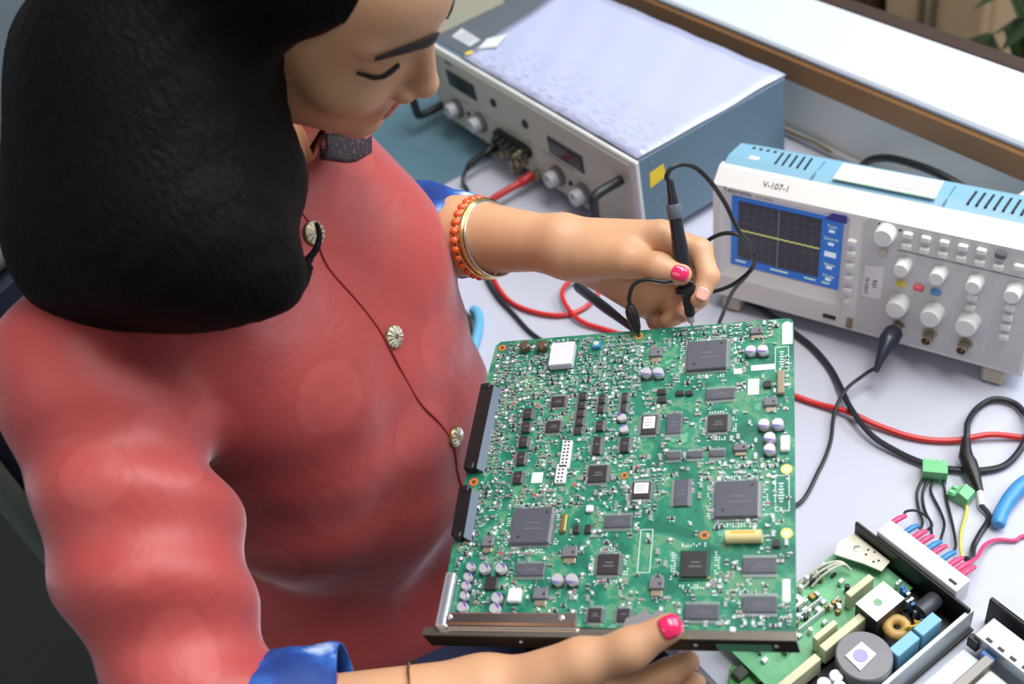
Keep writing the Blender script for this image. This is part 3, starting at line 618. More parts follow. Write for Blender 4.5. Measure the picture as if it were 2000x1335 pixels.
cable(rel(oB, [(-1.126,.52,.018),(-1.12,.508,.010),(-1.10,.503,.004),(-1.04,.478,.004),(-.988,.4508,.0042),(-.936,.4224,.004),(-.888,.4082,.0035),(-.845,.404,.0032),(-.80,.40,.003),(-.75,.405,.003)]), .0026, M_cable, 'cable', bk)
# thick black lead with moulded boot on the right
tk = thing('coiled_black_cable', 'thick black cable sweeping past the green plugs and curling at right edge', 'cable', (-.47, .557, 0)); oT = (-.47, .557, 0)
cable(rel(oT, [(-.70,.60,.005),(-.64,.606,.005),(-.589,.603,.005),(-.56,.60,.005),(-.527,.590,.005),(-.4965,.573,.0085),(-.470,.557,.013),(-.438,.549,.008),(-.41,.552,.005),(-.385,.5585,.0045),(-.363,.571,.0045),(-.343,.591,.0045),(-.335,.612,.0045),(-.339,.640,.010),(-.352,.660,.0125),(-.361,.670,.006),(-.375,.6756,.0045),(-.387,.672,.0045),(-.394,.663,.0045),(-.395,.645,.0045),(-.386,.6205,.012),(-.3754,.605,.014),(-.372,.600,.013)]), .0030, M_cable, 'cable', tk)
MB().tube(rel(oT, [(-.374,.602,.0135),(-.366,.592,.013),(-.361,.586,.012),(-.354,.582,.011),(-.345,.576,.010),(-.336,.570,.008),(-.330,.566,.007)]), [.0038,.0052,.0066,.0074,.0066,.0046,.0036], 12).build('boot', M_black, tk, True)
MB().tube(rel(oT, [(-.330,.566,.007),(-.324,.560,.006),(-.320,.556,.005)]), .0030, 10).build('white_sleeve', mat('sleeve_white', (226, 228, 230), .45), tk, True)
cable(rel(oT, [(-.320,.556,.005),(-.3085,.5517,.0035),(-.3025,.532,.0035),(-.2975,.517,.004),(-.2883,.502,.012),(-.2846,.487,.028)]), .0024, M_cable, 'wire', tk)
# blue handled tools
def handle(name, label, path, r, m, rad2=None):
    t = thing(name, label, 'pliers', tuple(path[0])); P = rel(path[0], path)
    return t, P
plr = thing('blue_pliers', 'blue handled pliers lying at the right edge of the bench', 'pliers', (-.306, .562, 0)); oP = (-.306, .562, 0)
MB().tube(rel(oP, spline([(-.2965,.5465,.008),(-.302,.557,.008),(-.3065,.572,.0085),(-.3095,.590,.009),(-.3085,.606,.009),(-.300,.625,.009),(-.288,.642,.009)], 6)), [.0050]+[.0062]*12+[.0066]*24, 12).build('grip', mat('grip_blue', (66, 146, 210), .38), plr, True)
MB().tube(rel(oP, spline([(-.262,.58,.008),(-.268,.60,.008),(-.276,.622,.0085),(-.282,.642,.009)], 6)), .006, 12).build('grip', mat('grip_blue', (66, 146, 210), .38), plr, True)
MB().prism([(-.294,.640),(-.276,.640),(-.272,.668),(-.282,.698),(-.290,.668)], .004, .014, o=(.306,-.562,0)).build('jaws', mat('tool_steel', (120, 124, 130), .3, .9), plr)
cut = thing('blue_side_cutter', 'light blue handled cutter on bench just left of the board', 'pliers', (-.86, .36, 0)); oC = (-.86, .36, 0)
MB().tube(rel(oC, spline([(-.884,.371,.007),(-.874,.372,.008),(-.860,.366,.008),(-.843,.353,.008),(-.825,.334,.008),(-.816,.316,.008)], 6)), [.0035]+[.0058]*30, 12).build('grip', mat('grip_sky', (96, 170, 210), .4), cut, True)
MB().tube(rel(oC, spline([(-.889,.362,.006),(-.872,.358,.005),(-.850,.345,.005),(-.836,.330,.005),(-.825,.314,.006)], 6)), .0036, 10).build('spring_arm', mat('tool_dark', (40, 46, 48), .5), cut, True)
MB().prism([(-.828,.314),(-.810,.316),(-.802,.300),(-.806,.284),(-.816,.276),(-.826,.296)], .004, .014, o=(.86,-.36,0)).build('jaws', mat('tool_steel', (120, 124, 130), .3, .9), cut)
# green terminal plugs
M_gplug = mat('plug_green', (112, 190, 132), .42)
g1 = thing('green_terminal_plug', 'pale green four-way terminal plug with four black wires', 'connector', (-.371, .5565, 0), (0, 0, math.radians(40)))
MB().prism([mm(-9,0),mm(9,0),mm(9,10),mm(5,16),mm(-9,16)], -.0105, .0105, ((0,1,0),(0,0,1),(1,0,0))).build('housing', M_gplug, g1)
for i in range(4):
    MB().box(mm(-7.6+5.1*i, 5.3, 13.6), mm(3.6, 5, 4.0), .0006).build('ridge', mat('plug_green2', (134, 206, 152), .42), g1)
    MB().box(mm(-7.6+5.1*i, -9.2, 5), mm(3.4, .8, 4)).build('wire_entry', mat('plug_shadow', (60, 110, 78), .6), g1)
g2 = thing('green_terminal_plug', 'pale green two-way terminal plug tipped over, with a yellow wire', 'connector', (-.3395, .552, 0), (0, 0, math.radians(100)))
MB().prism([mm(-10,0),mm(10,0),mm(10,6),mm(2,9),mm(-1,16),mm(-10,12)], -.0065, .0065, ((0,1,0),(0,0,1),(1,0,0))).build('housing', M_gplug, g2)
for i in range(2): MB().box(mm(-3.2+6.4*i, 6, 8.2), mm(4, 5, 2.4), .0006).build('ridge', mat('plug_green2', (134, 206, 152), .42), g2)

# open-frame power module
om = thing('open_power_module', 'open frame power module with white terminal strip and yellow toroid', 'power module', (-.305, .37, 0))
oM = np3((-.305, .37, 0))
def W2(*p): return np3(p) - oM
def mbox(x0, x1, y0, y1, z0, z1, m, nm, par=om, bev=.0006): return MB().box(((x0+x1)/2-oM[0], (y0+y1)/2-oM[1], (z0+z1)/2), (x1-x0, y1-y0, z1-z0), bev).build(nm, m, par)
M_kblack = mat('frame_black', (18, 18, 20), .45); M_mpcb = mat('module_green', (104, 176, 128), .45, noise=.35, nscale=90); M_alu = mat('alu', (196, 204, 208), .35, .6)
mbox(-.322, -.246, .258, .452, .004, .0056, M_kblack, 'base_plate')
mbox(-.366, -.250, .446, .449, .004, .034, M_kblack, 'end_plate')
mbox(-.253, -.249, .258, .452, .004, .030, M_alu, 'side_rail')
mbox(-.366, -.300, .290, .444, .010, .0116, M_mpcb, 'green_laminate')
br_ = mbox(-.3455, -.2655, .4495, .4665, .014, .040, mat('terminal_white', (236, 236, 238), .4), 'terminal_strip')
for i in range(9):
    mbox(-.3395+.0086*i-.003, -.3395+.0086*i+.003, .4668, .4680, .016, .030, mat('term_slot', (150, 150, 156), .5), 'terminal_slot', br_, .0002)
mbox(-.2765, -.2695, .4535, .456, .040, .0406, M_kblack, 'moulded_mark', br_, .0002)
wl = MB().prism([(x-oM[0], y-oM[1]) for x, y in ((-.3645,.4445),(-.3255,.4445),(-.3235,.432),(-.338,.427),(-.3605,.416),(-.367,.428))], .020, .0216).build('white_laminate', mat('lam_white', (232, 228, 212), .5, noise=.06, nscale=60), om)
MB().lathe(W2(-.352,.434,.0217), (0,0,1), [(.003,0),(.003,.0006),(.0012,.001),(0,.0011)], 12).build('screw', M_tin, wl, True)
for x_, y_ in ((-.345,.440),(-.340,.442),(-.343,.435),(-.332,.438),(-.334,.434)): MB().cyl(W2(x_,y_,.0216), W2(x_,y_,.0219), .0010, n=8).build('hole', M_kblack, wl)
for x0_, x1_, y0_, y1_ in ((-.3245,-.3185,.389,.417),(-.3135,-.3085,.340,.364),(-.3045,-.2975,.338,.384),(-.302,-.295,.290,.331)): mbox(x0_, x1_, y0_, y1_, .012, .032, mat('beige_bar', (206, 204, 170), .5), 'beige_heatsink')
tfm = mbox(-.3095, -.2875, .384, .4165, .010, .038, mat('core_dark', (46, 44, 44), .5), 'transformer')
mbox(-.3095, -.2875, .384, .4165, .038, .0386, mat('lam_white2', (238, 234, 224), .5), 'white_top', tfm, .0002)
MB().lathe(W2(-.2985,.398,.0386), (0,0,1), [(.0036,0),(.0036,.0002),(0,.0003)], 6).build('green_mark', mat('mark_green', (120, 170, 130), .5), tfm)
tor = MB(); N1, N2 = 26, 10; vs = []; fs = []
for i in range(N1):
    for j in range(N2):
        a = 2*math.pi*i/N1; b_ = 2*math.pi*j/N2; rr = .0072 + (.0042 + .0005*(i % 2))*math.cos(b_); vs.append((rr*math.cos(a)-.2795-oM[0], rr*math.sin(a)+.399-oM[1], .024+.0045*math.sin(b_)))
for i in range(N1):
    for j in range(N2): fs.append((i*N2+j, ((i+1)%N1)*N2+j, ((i+1)%N1)*N2+(j+1)%N2, i*N2+(j+1)%N2))
to_ = tor.add(vs, fs).build('toroid', mat('toroid_gold', (186, 150, 84), .45, noise=.3, nscale=120), om, True)
for a in range(5): MB().tube(spline([W2(-.273,.400,.028), W2(-.270+.001*a,.403+.002*a,.033), W2(-.268-.0015*a,.408+.0012*a,.026)], 4), .0009, 6).build('yellow_winding', mat('wind_yellow', (220, 190, 70), .4), to_, True)
cyl_ = MB().lathe(W2(-.2785,.4245,.020), (0,1,0), [(.0072,0),(.0072,.019),(.0064,.021),(0,.0212)], 18).build('capacitor', mat('cap_charcoal', (64, 66, 74), .4), om, True)
for y0_, y1_ in ((.4015,.424),(.374,.399)): mbox(-.267, -.2575, y0_, y1_, .008, .036, mat('film_blue', (120, 178, 206), .4), 'film_capacitor')
dsk = MB().lathe(W2(-.2745,.3555,.0), (0,0,1), [(.0215,.012),(.0215,.036),(.0205,.037),(0,.0372)], 30).build('round_transformer', mat('disc_grey', (116, 116, 122), .4, noise=.15, nscale=90), om, True)
MB().prism([(x-oM[0], y-oM[1]) for x, y in ((-.2835,.3625),(-.2688,.3628),(-.2672,.3430),(-.2832,.3440))], .0374, .0380).build('white_tag', mat('tag_white', (222, 220, 232), .5), dsk)
MB().cyl(W2(-.2756,.3528,.0380), W2(-.2756,.3528,.0384), .0054, n=22).build('violet_spot', mat('spot_violet', (160, 150, 206), .5), dsk)
for x_, y_ in ((-.2785,.3297),(-.2800,.318),(-.2705,.3248)): MB().lathe(W2(x_,y_,.006), (0,0,1), [(.0056,0),(.0056,.024),(.005,.025),(0,.0252)], 18).build('capacitor', mat('cap_pale', (206, 212, 214), .3, .5), om, True)
for i in range(14):
    x_ = -.31 + .003*i; MB().box(W2(x_+random.uniform(-.002,.002), .436-.0012*i+random.uniform(-.003,.003), .014), (.003, .004, .012), .0004).build('small_component', random.choice((mat('film_blue2', (60, 120, 200), .4), M_tin, M_chipd)), om)
M_wcomp = mat('comp_white', (226,228,230), .45); M_dull = mat('brass_dull', (150,128,74), .4, .6)
for i in range(60):
    x_ = random.uniform(-.363,-.322); y_ = random.uniform(.300,.415)
    if -.326 < x_ and y_ > .385: continue
    hgt = random.uniform(.003,.010)
    if i % 3: MB().box(W2(x_, y_, .0116+hgt/2), (random.uniform(.002,.006), random.uniform(.002,.006), hgt), .0004).build('small_component', random.choice((M_tin, M_chipd, M_wcomp, M_dull, M_tin)), om)
    else: MB().lathe(W2(x_, y_, .0116), (0,0,1), [(.0022,0),(.0022,hgt),(.0018,hgt+.0006),(0,hgt+.0007)], 10).build('small_component', random.choice((M_tin, M_chipd, M_wcomp, M_dull)), om, True)
for i in range(4): mbox(-.3585+.009*i, -.3565+.009*i, .318+.008*i, .360+.010*i, .0116, .0190, mat('shield_clear', (190, 200, 200), .25, .3), 'shield_strip')
for a in range(3): MB().tube(spline([W2(-.362+.004*a,.372+.005*a,.014), W2(-.360+.004*a,.395,.022), W2(-.352+.002*a,.412,.024), W2(-.342,.416,.018)], 6), .0012, 6).build('wire', mat('wire_pale', (196, 198, 180), .5), om, True)
whd = mbox(-.3545,-.3455,.352,.366,.0116,.020, mat('lam_white', (232,228,212), .5), 'white_pad'); MB().cyl(W2(-.350,.359,.020), W2(-.350,.359,.0206), .0022, n=10).build('hole', M_kblack, whd)
# crimped lugs on the strip
PINX = [-.345,-.3315,-.3235,-.3165,-.3085,-.303,-.2945,-.287,-.2805,-.275]
for i, x_ in enumerate(PINX):
    c_ = mat('lug_pink', (226, 70, 120), .4) if i in (0, 2, 3, 5, 7, 8, 9) else mat('lug_blue', (56, 130, 196), .4)
    MB().tube([W2(x_, .466, .034), W2(x_+.0003, .4685, .0345), W2(x_+.0006, .476, .034), W2(x_+.001, .484, .031)], [.0018, .0026, .0026, .0019], 8).build('crimp_lug', c_, om, True)
# wires between plug and strip
def wire(pts, r, c, nm, lab): t = cable(pts, r, c, nm); tag(t, lab, 'wire'); return t
wire([(-.3745,.548,.006),(-.3675,.530,.003),(-.353,.515,.003),(-.341,.5045,.008),(-.332,.490,.020),(-.3305,.4825,.0315)], .0013, M_cable, 'black_wire', 'black wire from green four-way plug, leftmost of the four')
wire([(-.3705,.5515,.006),(-.364,.5335,.003),(-.3497,.5185,.003),(-.333,.5065,.010),(-.326,.494,.022),(-.3225,.4825,.0315)], .0013, M_cable, 'black_wire', 'black wire from green four-way plug, second from the left')
wire([(-.3665,.5545,.006),(-.361,.540,.003),(-.3414,.528,.003),(-.326,.514,.010),(-.314,.494,.022),(-.3075,.4825,.0315)], .0013, M_cable, 'black_wire', 'black wire from green four-way plug, third from the left')
wire([(-.3625,.557,.006),(-.3437,.5403,.003),(-.324,.523,.004),(-.305,.502,.014),(-.297,.488,.024),(-.2935,.4825,.0315)], .0013, M_cable, 'black_wire', 'black wire from green four-way plug, rightmost of the four')
wire([(-.3355,.5505,.006),(-.326,.5445,.003),(-.314,.5225,.004),(-.302,.505,.012),(-.290,.490,.022),(-.286,.4825,.0315)], .0015, mat('wire_yellow', (214, 206, 96), .45), 'yellow_wire', 'yellow wire from two-way green plug to the terminal strip')
wire([(-.245,.60,.003),(-.262,.578,.003),(-.2774,.5568,.003),(-.2795,.5473,.003),(-.2893,.5364,.004),(-.290,.521,.010),(-.283,.500,.020),(-.2795,.4825,.0315)], .0016, mat('wire_pink', (222, 62, 116), .45), 'pink_wire', 'pink wire running to the terminal strip from the right')
wire([(-.344,.4825,.0315),(-.350,.492,.024),(-.345,.499,.024),(-.334,.500,.025),(-.327,.496,.026),(-.318,.486,.027),(-.3155,.4825,.0325)], .0012, M_cable, 'jumper_wire', 'short black jumper wire arching over the terminal strip lugs')
# second module in the corner
sm = thing('bracketed_module', 'second module with slotted metal bracket in the bottom right corner', 'power module', (-.215, .425, 0)); oM = np3((-.215, .425, 0))
mbox(-.247, -.150, .466, .470, .0, .034, M_kblack, 'end_bracket', sm)
mbox(-.240, -.150, .4685, .4695, .018, .0355, M_alu, 'bracket_trim', sm, .0002)
sb_ = mbox(-.237, -.150, .437, .460, .014, .026, mat('slot_steel', (176, 184, 196), .35, .6), 'slotted_plate', sm)
for i in range(6): mbox(-.229+.0105*i, -.224+.0105*i, .4395, .4425, .026, .0263, M_kblack, 'slot', sb_, .0001)
mbox(-.240, -.231, .4335, .440, .010, .022, M_kblack, 'clip', sm)
mbox(-.226, -.215, .431, .435, .014, .020, mat('film_blue2', (60,120,200), .4), 'blue_part', sm)
mbox(-.240, -.150, .37, .430, .0, .012, mat('module_pale', (206, 220, 226), .25, coat=.5), 'clear_body', sm, .002)
mbox(-.212, -.150, .37, .424, .012, .020, mat('module_cream', (216, 218, 190), .4), 'cream_block', sm, .001)
mbox(-.222, -.214, .37, .432, .012, .022, mat('module_greyrail', (130, 126, 124), .4, .4), 'grey_rail', sm)
# green board under the near edge of the big board
gb = thing('green_daughter_board', 'bright green bare board under the near edge of the big circuit board', 'circuit board', (-.325, .30, .0))
oM = np3((-.325, .30, 0))
MB().prism([(x-oM[0], y-oM[1]) for x, y in ((-.348,.284),(-.318,.327),(-.298,.30),(-.312,.262),(-.33,.262))], .0005, .0035).build('laminate', mat('bright_green', (88, 168, 92), .45, noise=.2, nscale=60), gb)
MB().box(W2(-.337,.284,.0065), (.010,.012,.006), .001).build('dark_component', mat('dark_green', (60, 70, 56), .5), gb)
for i in range(5): MB().box(W2(-.328+.004*i,.297+.003*i-.008*(i%2),.0037), (.006,.0008,.0003)).build('silk_line', M_silk, gb)
# ------------------------------------------------------------------ the person (implicit surfaces meshed by surface nets)
def s_cone(P, a, b, r0, r1):
    a = a.astype(np.float32); ba = (b - a).astype(np.float32); t = np.clip(((P - a) @ ba) / (ba @ ba), 0, 1)
    q = P - a - t[:, None]*ba; return np.sqrt((q*q).sum(1)) - (r0 + (r1-r0)*t)
def s_ell(P, c, r, A=None):
    q = P - np.asarray(c, np.float32)
    if A is not None: q = q @ np.asarray(A, np.float32).T
    r = np.asarray(r, np.float32); u = q/r; k0 = np.sqrt((u*u).sum(1)); u = u/r; k1 = np.sqrt((u*u).sum(1)); return k0*(k0-1)/(k1+1e-9)
def smin(a, b, k): h = np.clip(.5 + .5*(b-a)/k, 0, 1); return b + (a-b)*h - k*h*(1-h)
def smax(a, b, k): return -smin(-a, -b, k)
def nets(fn, lo, hi, h):
    """mesh fn<0 inside box lo..hi with cell h"""
    lo = np3(lo); n = (np.ceil((np3(hi)-lo)/h/8).astype(int))*8; B = n//8
    bi = np.stack(np.meshgrid(*[np.arange(x) for x in B], indexing='ij'), -1).reshape(-1, 3)
    cen = lo + (bi*8+4)*h; dv = fn(cen.astype(np.float32)); act = np.abs(dv) < 8*h*.88*1.35
    V = np.repeat(np.repeat(np.repeat(dv.reshape(B), 8, 0), 8, 1), 8, 2).astype(np.float32)
    g = np.stack(np.meshgrid(*[np.arange(8)]*3, indexing='ij'), -1).reshape(-1, 3)
    ab = bi[act]
    for c in range(0, len(ab), 600):
        idx = (ab[c:c+600, None, :]*8 + g[None]).reshape(-1, 3)
        V[idx[:, 0], idx[:, 1], idx[:, 2]] = fn((lo + idx*h).astype(np.float32))
    S = V < 0
    cs = [S[i:S.shape[0]-1+i, j:S.shape[1]-1+j, k_:S.shape[2]-1+k_] for i in (0,1) for j in (0,1) for k_ in (0,1)]
    tot = sum(c.astype(np.int8) for c in cs); mk = (tot > 0) & (tot < 8)
    ci = np.argwhere(mk); idm = -np.ones(mk.shape, int); idm[mk] = np.arange(len(ci))
    acc = np.zeros((len(ci), 3)); cntv = np.zeros(len(ci))
    corners = [(i,j,k_) for i in (0,1) for j in (0,1) for k_ in (0,1)]
    for a in range(8):
        for ax in range(3):
            if corners[a][ax]: continue
            b = list(corners[a]); b[ax] = 1
            va = V[tuple((ci + corners[a]).T)]; vb = V[tuple((ci + b).T)]; x = (va < 0) != (vb < 0)
            t = np.where(x, va/(va-vb+1e-12), 0); p = np.array(corners[a], float)[None] + t[:, None]*np.eye(3)[ax]
            acc[x] += p[x]; cntv[x] += 1
    verts = lo + (ci + acc/cntv[:, None])*h; faces = []
    for ax in range(3):
        o = [k_ for k_ in range(3) if k_ != ax]; sl0 = [slice(None)]*3; sl1 = [slice(None)]*3; sl0[ax] = slice(0, -1); sl1[ax] = slice(1, None)
        e = np.argwhere(S[tuple(sl0)] != S[tuple(sl1)]); e = e[(e[:, o[0]] > 0) & (e[:, o[1]] > 0)]
        e = e[(e[:, 0] < mk.shape[0]) & (e[:, 1] < mk.shape[1]) & (e[:, 2] < mk.shape[2])]
        q = []
        for d0, d1 in ((0,0),(1,0),(1,1),(0,1)):
            c = e.copy(); c[:, o[0]] -= d0; c[:, o[1]] -= d1; q.append(idm[tuple(c.T)])
        q = np.stack(q, 1); flip = S[tuple(e.T)] ^ (ax == 1); q[~flip] = q[~flip][:, ::-1]
        faces.append(q[(q >= 0).all(1)])
    return verts, np.concatenate(faces)
def nets_mesh(name, parts, m):
    vs = []; fs = []; off = 0
    for v, f in parts: vs.append(v); fs.append(f+off); off += len(v)
    v = np.concatenate(vs); f = np.concatenate(fs); me = bpy.data.meshes.new(name)
    me.vertices.add(len(v)); me.vertices.foreach_set('co', v.astype(np.float32).ravel())
    me.loops.add(len(f)*4); me.loops.foreach_set('vertex_index', f.astype(np.int32).ravel())
    me.polygons.add(len(f)); me.polygons.foreach_set('loop_start', np.arange(0, len(f)*4, 4, dtype=np.int32)); me.polygons.foreach_set('loop_total', np.full(len(f), 4, np.int32))
    me.update(calc_edges=True); me.validate(); me.polygons.foreach_set('use_smooth', [True]*len(me.polygons)); me.materials.append(m); return me
def trace(fn, o, d, t0=0., t1=2.):
    o, d = np3(o), np3(d); d = d/np.linalg.norm(d); t = t0
    for _ in range(160):
        v = float(fn((o+d*t)[None].astype(np.float32))[0])
        if v < 1e-4: break
        t += max(v*.7, 2e-4)
        if t > t1: return None
    p = o + d*t; e = .0015
    g = np3([float(fn((p+e*x)[None].astype(np.float32))[0] - fn((p-e*x)[None].astype(np.float32))[0]) for x in np.eye(3)]); return p, g/(np.linalg.norm(g)+1e-9)
def tpix(fn, px, py): r = at(px, py, 1) - CAM_C; return trace(fn, CAM_C, r, .35, 1.6)

# --- skeleton
TY = math.radians(62); TS = np3((math.cos(TY), -math.sin(TY), 0)); TF = np3((math.sin(TY), math.cos(TY), 0)); TA = np.array([TS, TF, (0,0,1)])
def TP(s_, f_, z): return TS*s_ + TF*f_ + np3((0,0,z))
HS = .95
def rotm(yaw, pitch, roll):
    cy, sy, cp, sp, cr, sr = math.cos(yaw), math.sin(yaw), math.cos(pitch), math.sin(pitch), math.cos(roll), math.sin(roll)
    return np.array([[cy,-sy,0],[sy,cy,0],[0,0,1]]) @ np.array([[1,0,0],[0,cp,-sp],[0,sp,cp]]) @ np.array([[cr,0,sr],[0,1,0],[-sr,0,cr]])
HR = rotm(*[math.radians(x) for x in (-50.5, -39, 13)]); HC = CAM_C + (np3((-.6908, .2292, .5262)) - CAM_C)*HS
def H(*p): return HC + HR @ (np3(p)*HS)
def toH(P): return ((P - HC.astype(np.float32)) @ HR.astype(np.float32)) / HS
NECK = TP(-.475, -.605, .405)
SHR, SHL = TP(-.283, -.58, .355), TP(-.605, -.65, .355)
ELR, WRR = at(425, 1470, .675), at(930, 1362, .685)
ELL, WRL = at(700, 412, 1.02), at(1085, 476, .865)
CUFL = at(903, 461, .915)

def head_sdf(Q):
    d = s_ell(Q, (0,-.012,.036), (.073,.094,.084))
    d = smin(d, s_ell(Q, (0,.036,-.018), (.056,.062,.082)), .022)
    d = smin(d, s_ell(Q, (0,.050,.056), (.055,.050,.048)), .02)
    for x in (-1, 1):
        d = smin(d, s_cone(Q, np3((x*.052,.004,-.05)), np3((x*.014,.074,-.084)), .014, .013), .022)
        d = smin(d, s_ell(Q, (x*.034,.062,-.022), (.024,.024,.022)), .014)
        d = smin(d, s_cone(Q, np3((x*.012,.090,.040)), np3((x*.048,.069,.042)), .0075, .0065), .012)
    d = smin(d, s_ell(Q, (0,.080,-.088), (.017,.014,.014)), .014)
    d = smin(d, s_ell(Q, (0,.078,-.056), (.024,.018,.018)), .012)
    for x in (-1, 1):
        d = smax(d, -s_ell(Q, (x*.032,.104,.019), (.017,.018,.012)), .010)
        d = smin(d, s_ell(Q, (x*.032,.0755,.018), (.0145,.0125,.0125)), .004)
    d = smin(d, s_cone(Q, np3((0,.088,.034)), np3((0,.108,-.016)), .0070, .0095), .010)
    d = smin(d, s_ell(Q, (0,.109,-.020), (.0105,.010,.0095)), .006)
    for x in (-1, 1): d = smin(d, s_ell(Q, (x*.0125,.099,-.0265), (.0075,.0095,.0075)), .005)
    for x in (-1, 1): d = smax(d, -s_ell(Q, (x*.0065,.104,-.034), (.0035,.005,.004)), .003)
    d = smin(d, s_cone(Q, np3((-.015,.090,-.052)), np3((.015,.090,-.052)), .0052, .0052), .006)
    d = smin(d, s_cone(Q, np3((-.013,.089,-.0635)), np3((.013,.089,-.0635)), .0056, .0056), .005)
    d = smax(d, -s_cone(Q, np3((-.022,.097,-.0577)), np3((.022,.097,-.0577)), .0022, .0022), .004)
    for x in (-1, 1): d = smin(d, s_ell(Q, (x*.073,-.004,-.002), (.008,.017,.028)), .006)
    return d
def headneck(P):
    d = head_sdf(toH(P))*HS
    d = smin(d, s_cone(P, H(0,-.022,-.03), NECK, .050, .052), .03)
    return smin(d, s_ell(P, TP(-.465,-.585,.34), (.14,.075,.07), TA), .03)
def chain(P, pts, rs, k=.006, d=None):
    for i in range(len(pts)-1):
        c = s_cone(P, pts[i], pts[i+1], rs[i], rs[i+1]); d = c if d is None else smin(d, c, k)
    return d
LF = dict(index=[(1290,462,.828),(1366,490,.815),(1383,540,.806),(1365,584,.802)], middle=[(1283,474,.846),(1368,520,.848),(1362,580,.842),(1334,612,.834)],
          ring=[(1250,512,.862),(1322,566,.868),(1320,612,.860),(1300,630,.852)], pinky=[(1208,538,.872),(1268,592,.880),(1282,628,.874),(1296,640,.868)])
LT = [at(*p) for p in ((1150,500,.848),(1222,506,.826),(1286,523,.806),(1330,536,.797))]
LF = {k_: [at(*p) for p in v] for k_, v in LF.items()}
def lefthand(P):
    d = s_cone(P, ELL, CUFL, .040, .0335); d = smin(d, s_cone(P, CUFL, WRL, .0335, .0225), .01)
    pm = None
    for nm, r in (('index', .0135), ('middle', .0135), ('ring', .0125), ('pinky', .0115)):
        c = s_cone(P, WRL + (LF[nm][0]-WRL)*.12, LF[nm][0], .0190, r); pm = c if pm is None else smin(pm, c, .012)
    d = smin(d, pm, .014)
    d = smin(d, s_cone(P, at(1120,500,.858), LT[1], .0185, .0145), .012)
    d = smin(d, s_cone(P, at(1175,528,.866), at(1258,588,.870), .0165, .0140), .012); d = smin(d, s_cone(P, at(1245,545,.868), at(1305,575,.866), .015, .012), .010)
    d = chain(P, LT, (.017, .0128, .0112, .0085), .006, d)
    for nm, r in (('index', (.0118,.0098,.0086,.0070)), ('middle', (.0118,.0100,.0088,.0072)), ('ring', (.0112,.0094,.0084,.0068)), ('pinky', (.0100,.0082,.0072,.0060))):
        d = smin(d, chain(P, LF[nm], r, .004), .005)
    return d
RT = [at(*p) for p in ((1040,1345,.678),(1135,1296,.664),(1232,1266,.652),(1306,1226,.646))]
RFi = dict(index=[(1120,1362,.690),(1235,1342,.692),(1305,1312,.690),(1345,1292,.686)], middle=[(1100,1400,.695),(1230,1400,.703),(1315,1362,.702),(1358,1334,.698)],
           ring=[(1070,1440,.70),(1200,1450,.712),(1290,1415,.715),(1340,1385,.71)], pinky=[(1040,1475,.70),(1150,1490,.715),(1235,1465,.72),(1285,1440,.715)])
RFi = {k_: [at(*p) for p in v] for k_, v in RFi.items()}
def righthand(P):
    d = s_cone(P, ELR, WRR, .041, .0255); pm = None
    for nm, r in (('index', .0135), ('middle', .0135), ('ring', .0125), ('pinky', .0115)):
        c = s_cone(P, WRR + (RFi[nm][0]-WRR)*.12, RFi[nm][0], .021, r); pm = c if pm is None else smin(pm, c, .012)
    d = smin(d, pm, .014)
    d = smin(d, s_cone(P, at(990,1350,.682), RT[1], .020, .0150), .014)
    d = chain(P, RT, (.0185, .0138, .0118, .0092), .008, d)
    for nm, r in (('index', (.0118,.0098,.0088,.0074)), ('middle', (.0118,.0100,.0090,.0074)), ('ring', (.0112,.0094,.0084,.0068)), ('pinky', (.0100,.0082,.0072,.0060))):
        d = smin(d, chain(P, RFi[nm], r, .004), .005)
    return d
def torso(P):
    d = s_ell(P, TP(-.45,-.58,.28), (.145,.085,.15), TA)
    d = smin(d, s_ell(P, TP(-.45,-.58,.10), (.14,.10,.16), TA), .04)
    d = smin(d, s_ell(P, TP(-.45,-.60,-.08), (.165,.12,.13), TA), .04)
    d = smin(d, s_cone(P, TP(-.46,-.60,.39), SHR, .045, .045), .03); d = smin(d, s_cone(P, TP(-.47,-.60,.39), SHL, .045, .045), .03)
    d = smin(d, s_cone(P, SHR, ELR, .046, .041), .02); d = smin(d, s_cone(P, SHL, ELL, .046, .041), .02)
    d = smin(d, s_cone(P, ELR, WRR, .040, .025), .01); d = smin(d, s_cone(P, ELL, WRL, .039, .024), .01)
    for x in (-1, 1):   # thighs and shins under the bench
        hip = TP(-.45+x*.09,-.60,-.16); kn = TP(-.45+x*.10,-.24,-.20); an = TP(-.45+x*.10,-.27,-.66)
        d = smin(d, s_cone(P, hip, kn, .085, .060), .03); d = smin(d, s_cone(P, kn, an, .055, .038), .02)
        d = smin(d, s_cone(P, an, TP(-.45+x*.10,-.13,-.725), .036, .024), .02)
    return smin(d, s_cone(P, H(0,-.02,-.03), NECK, .046, .05), .03)

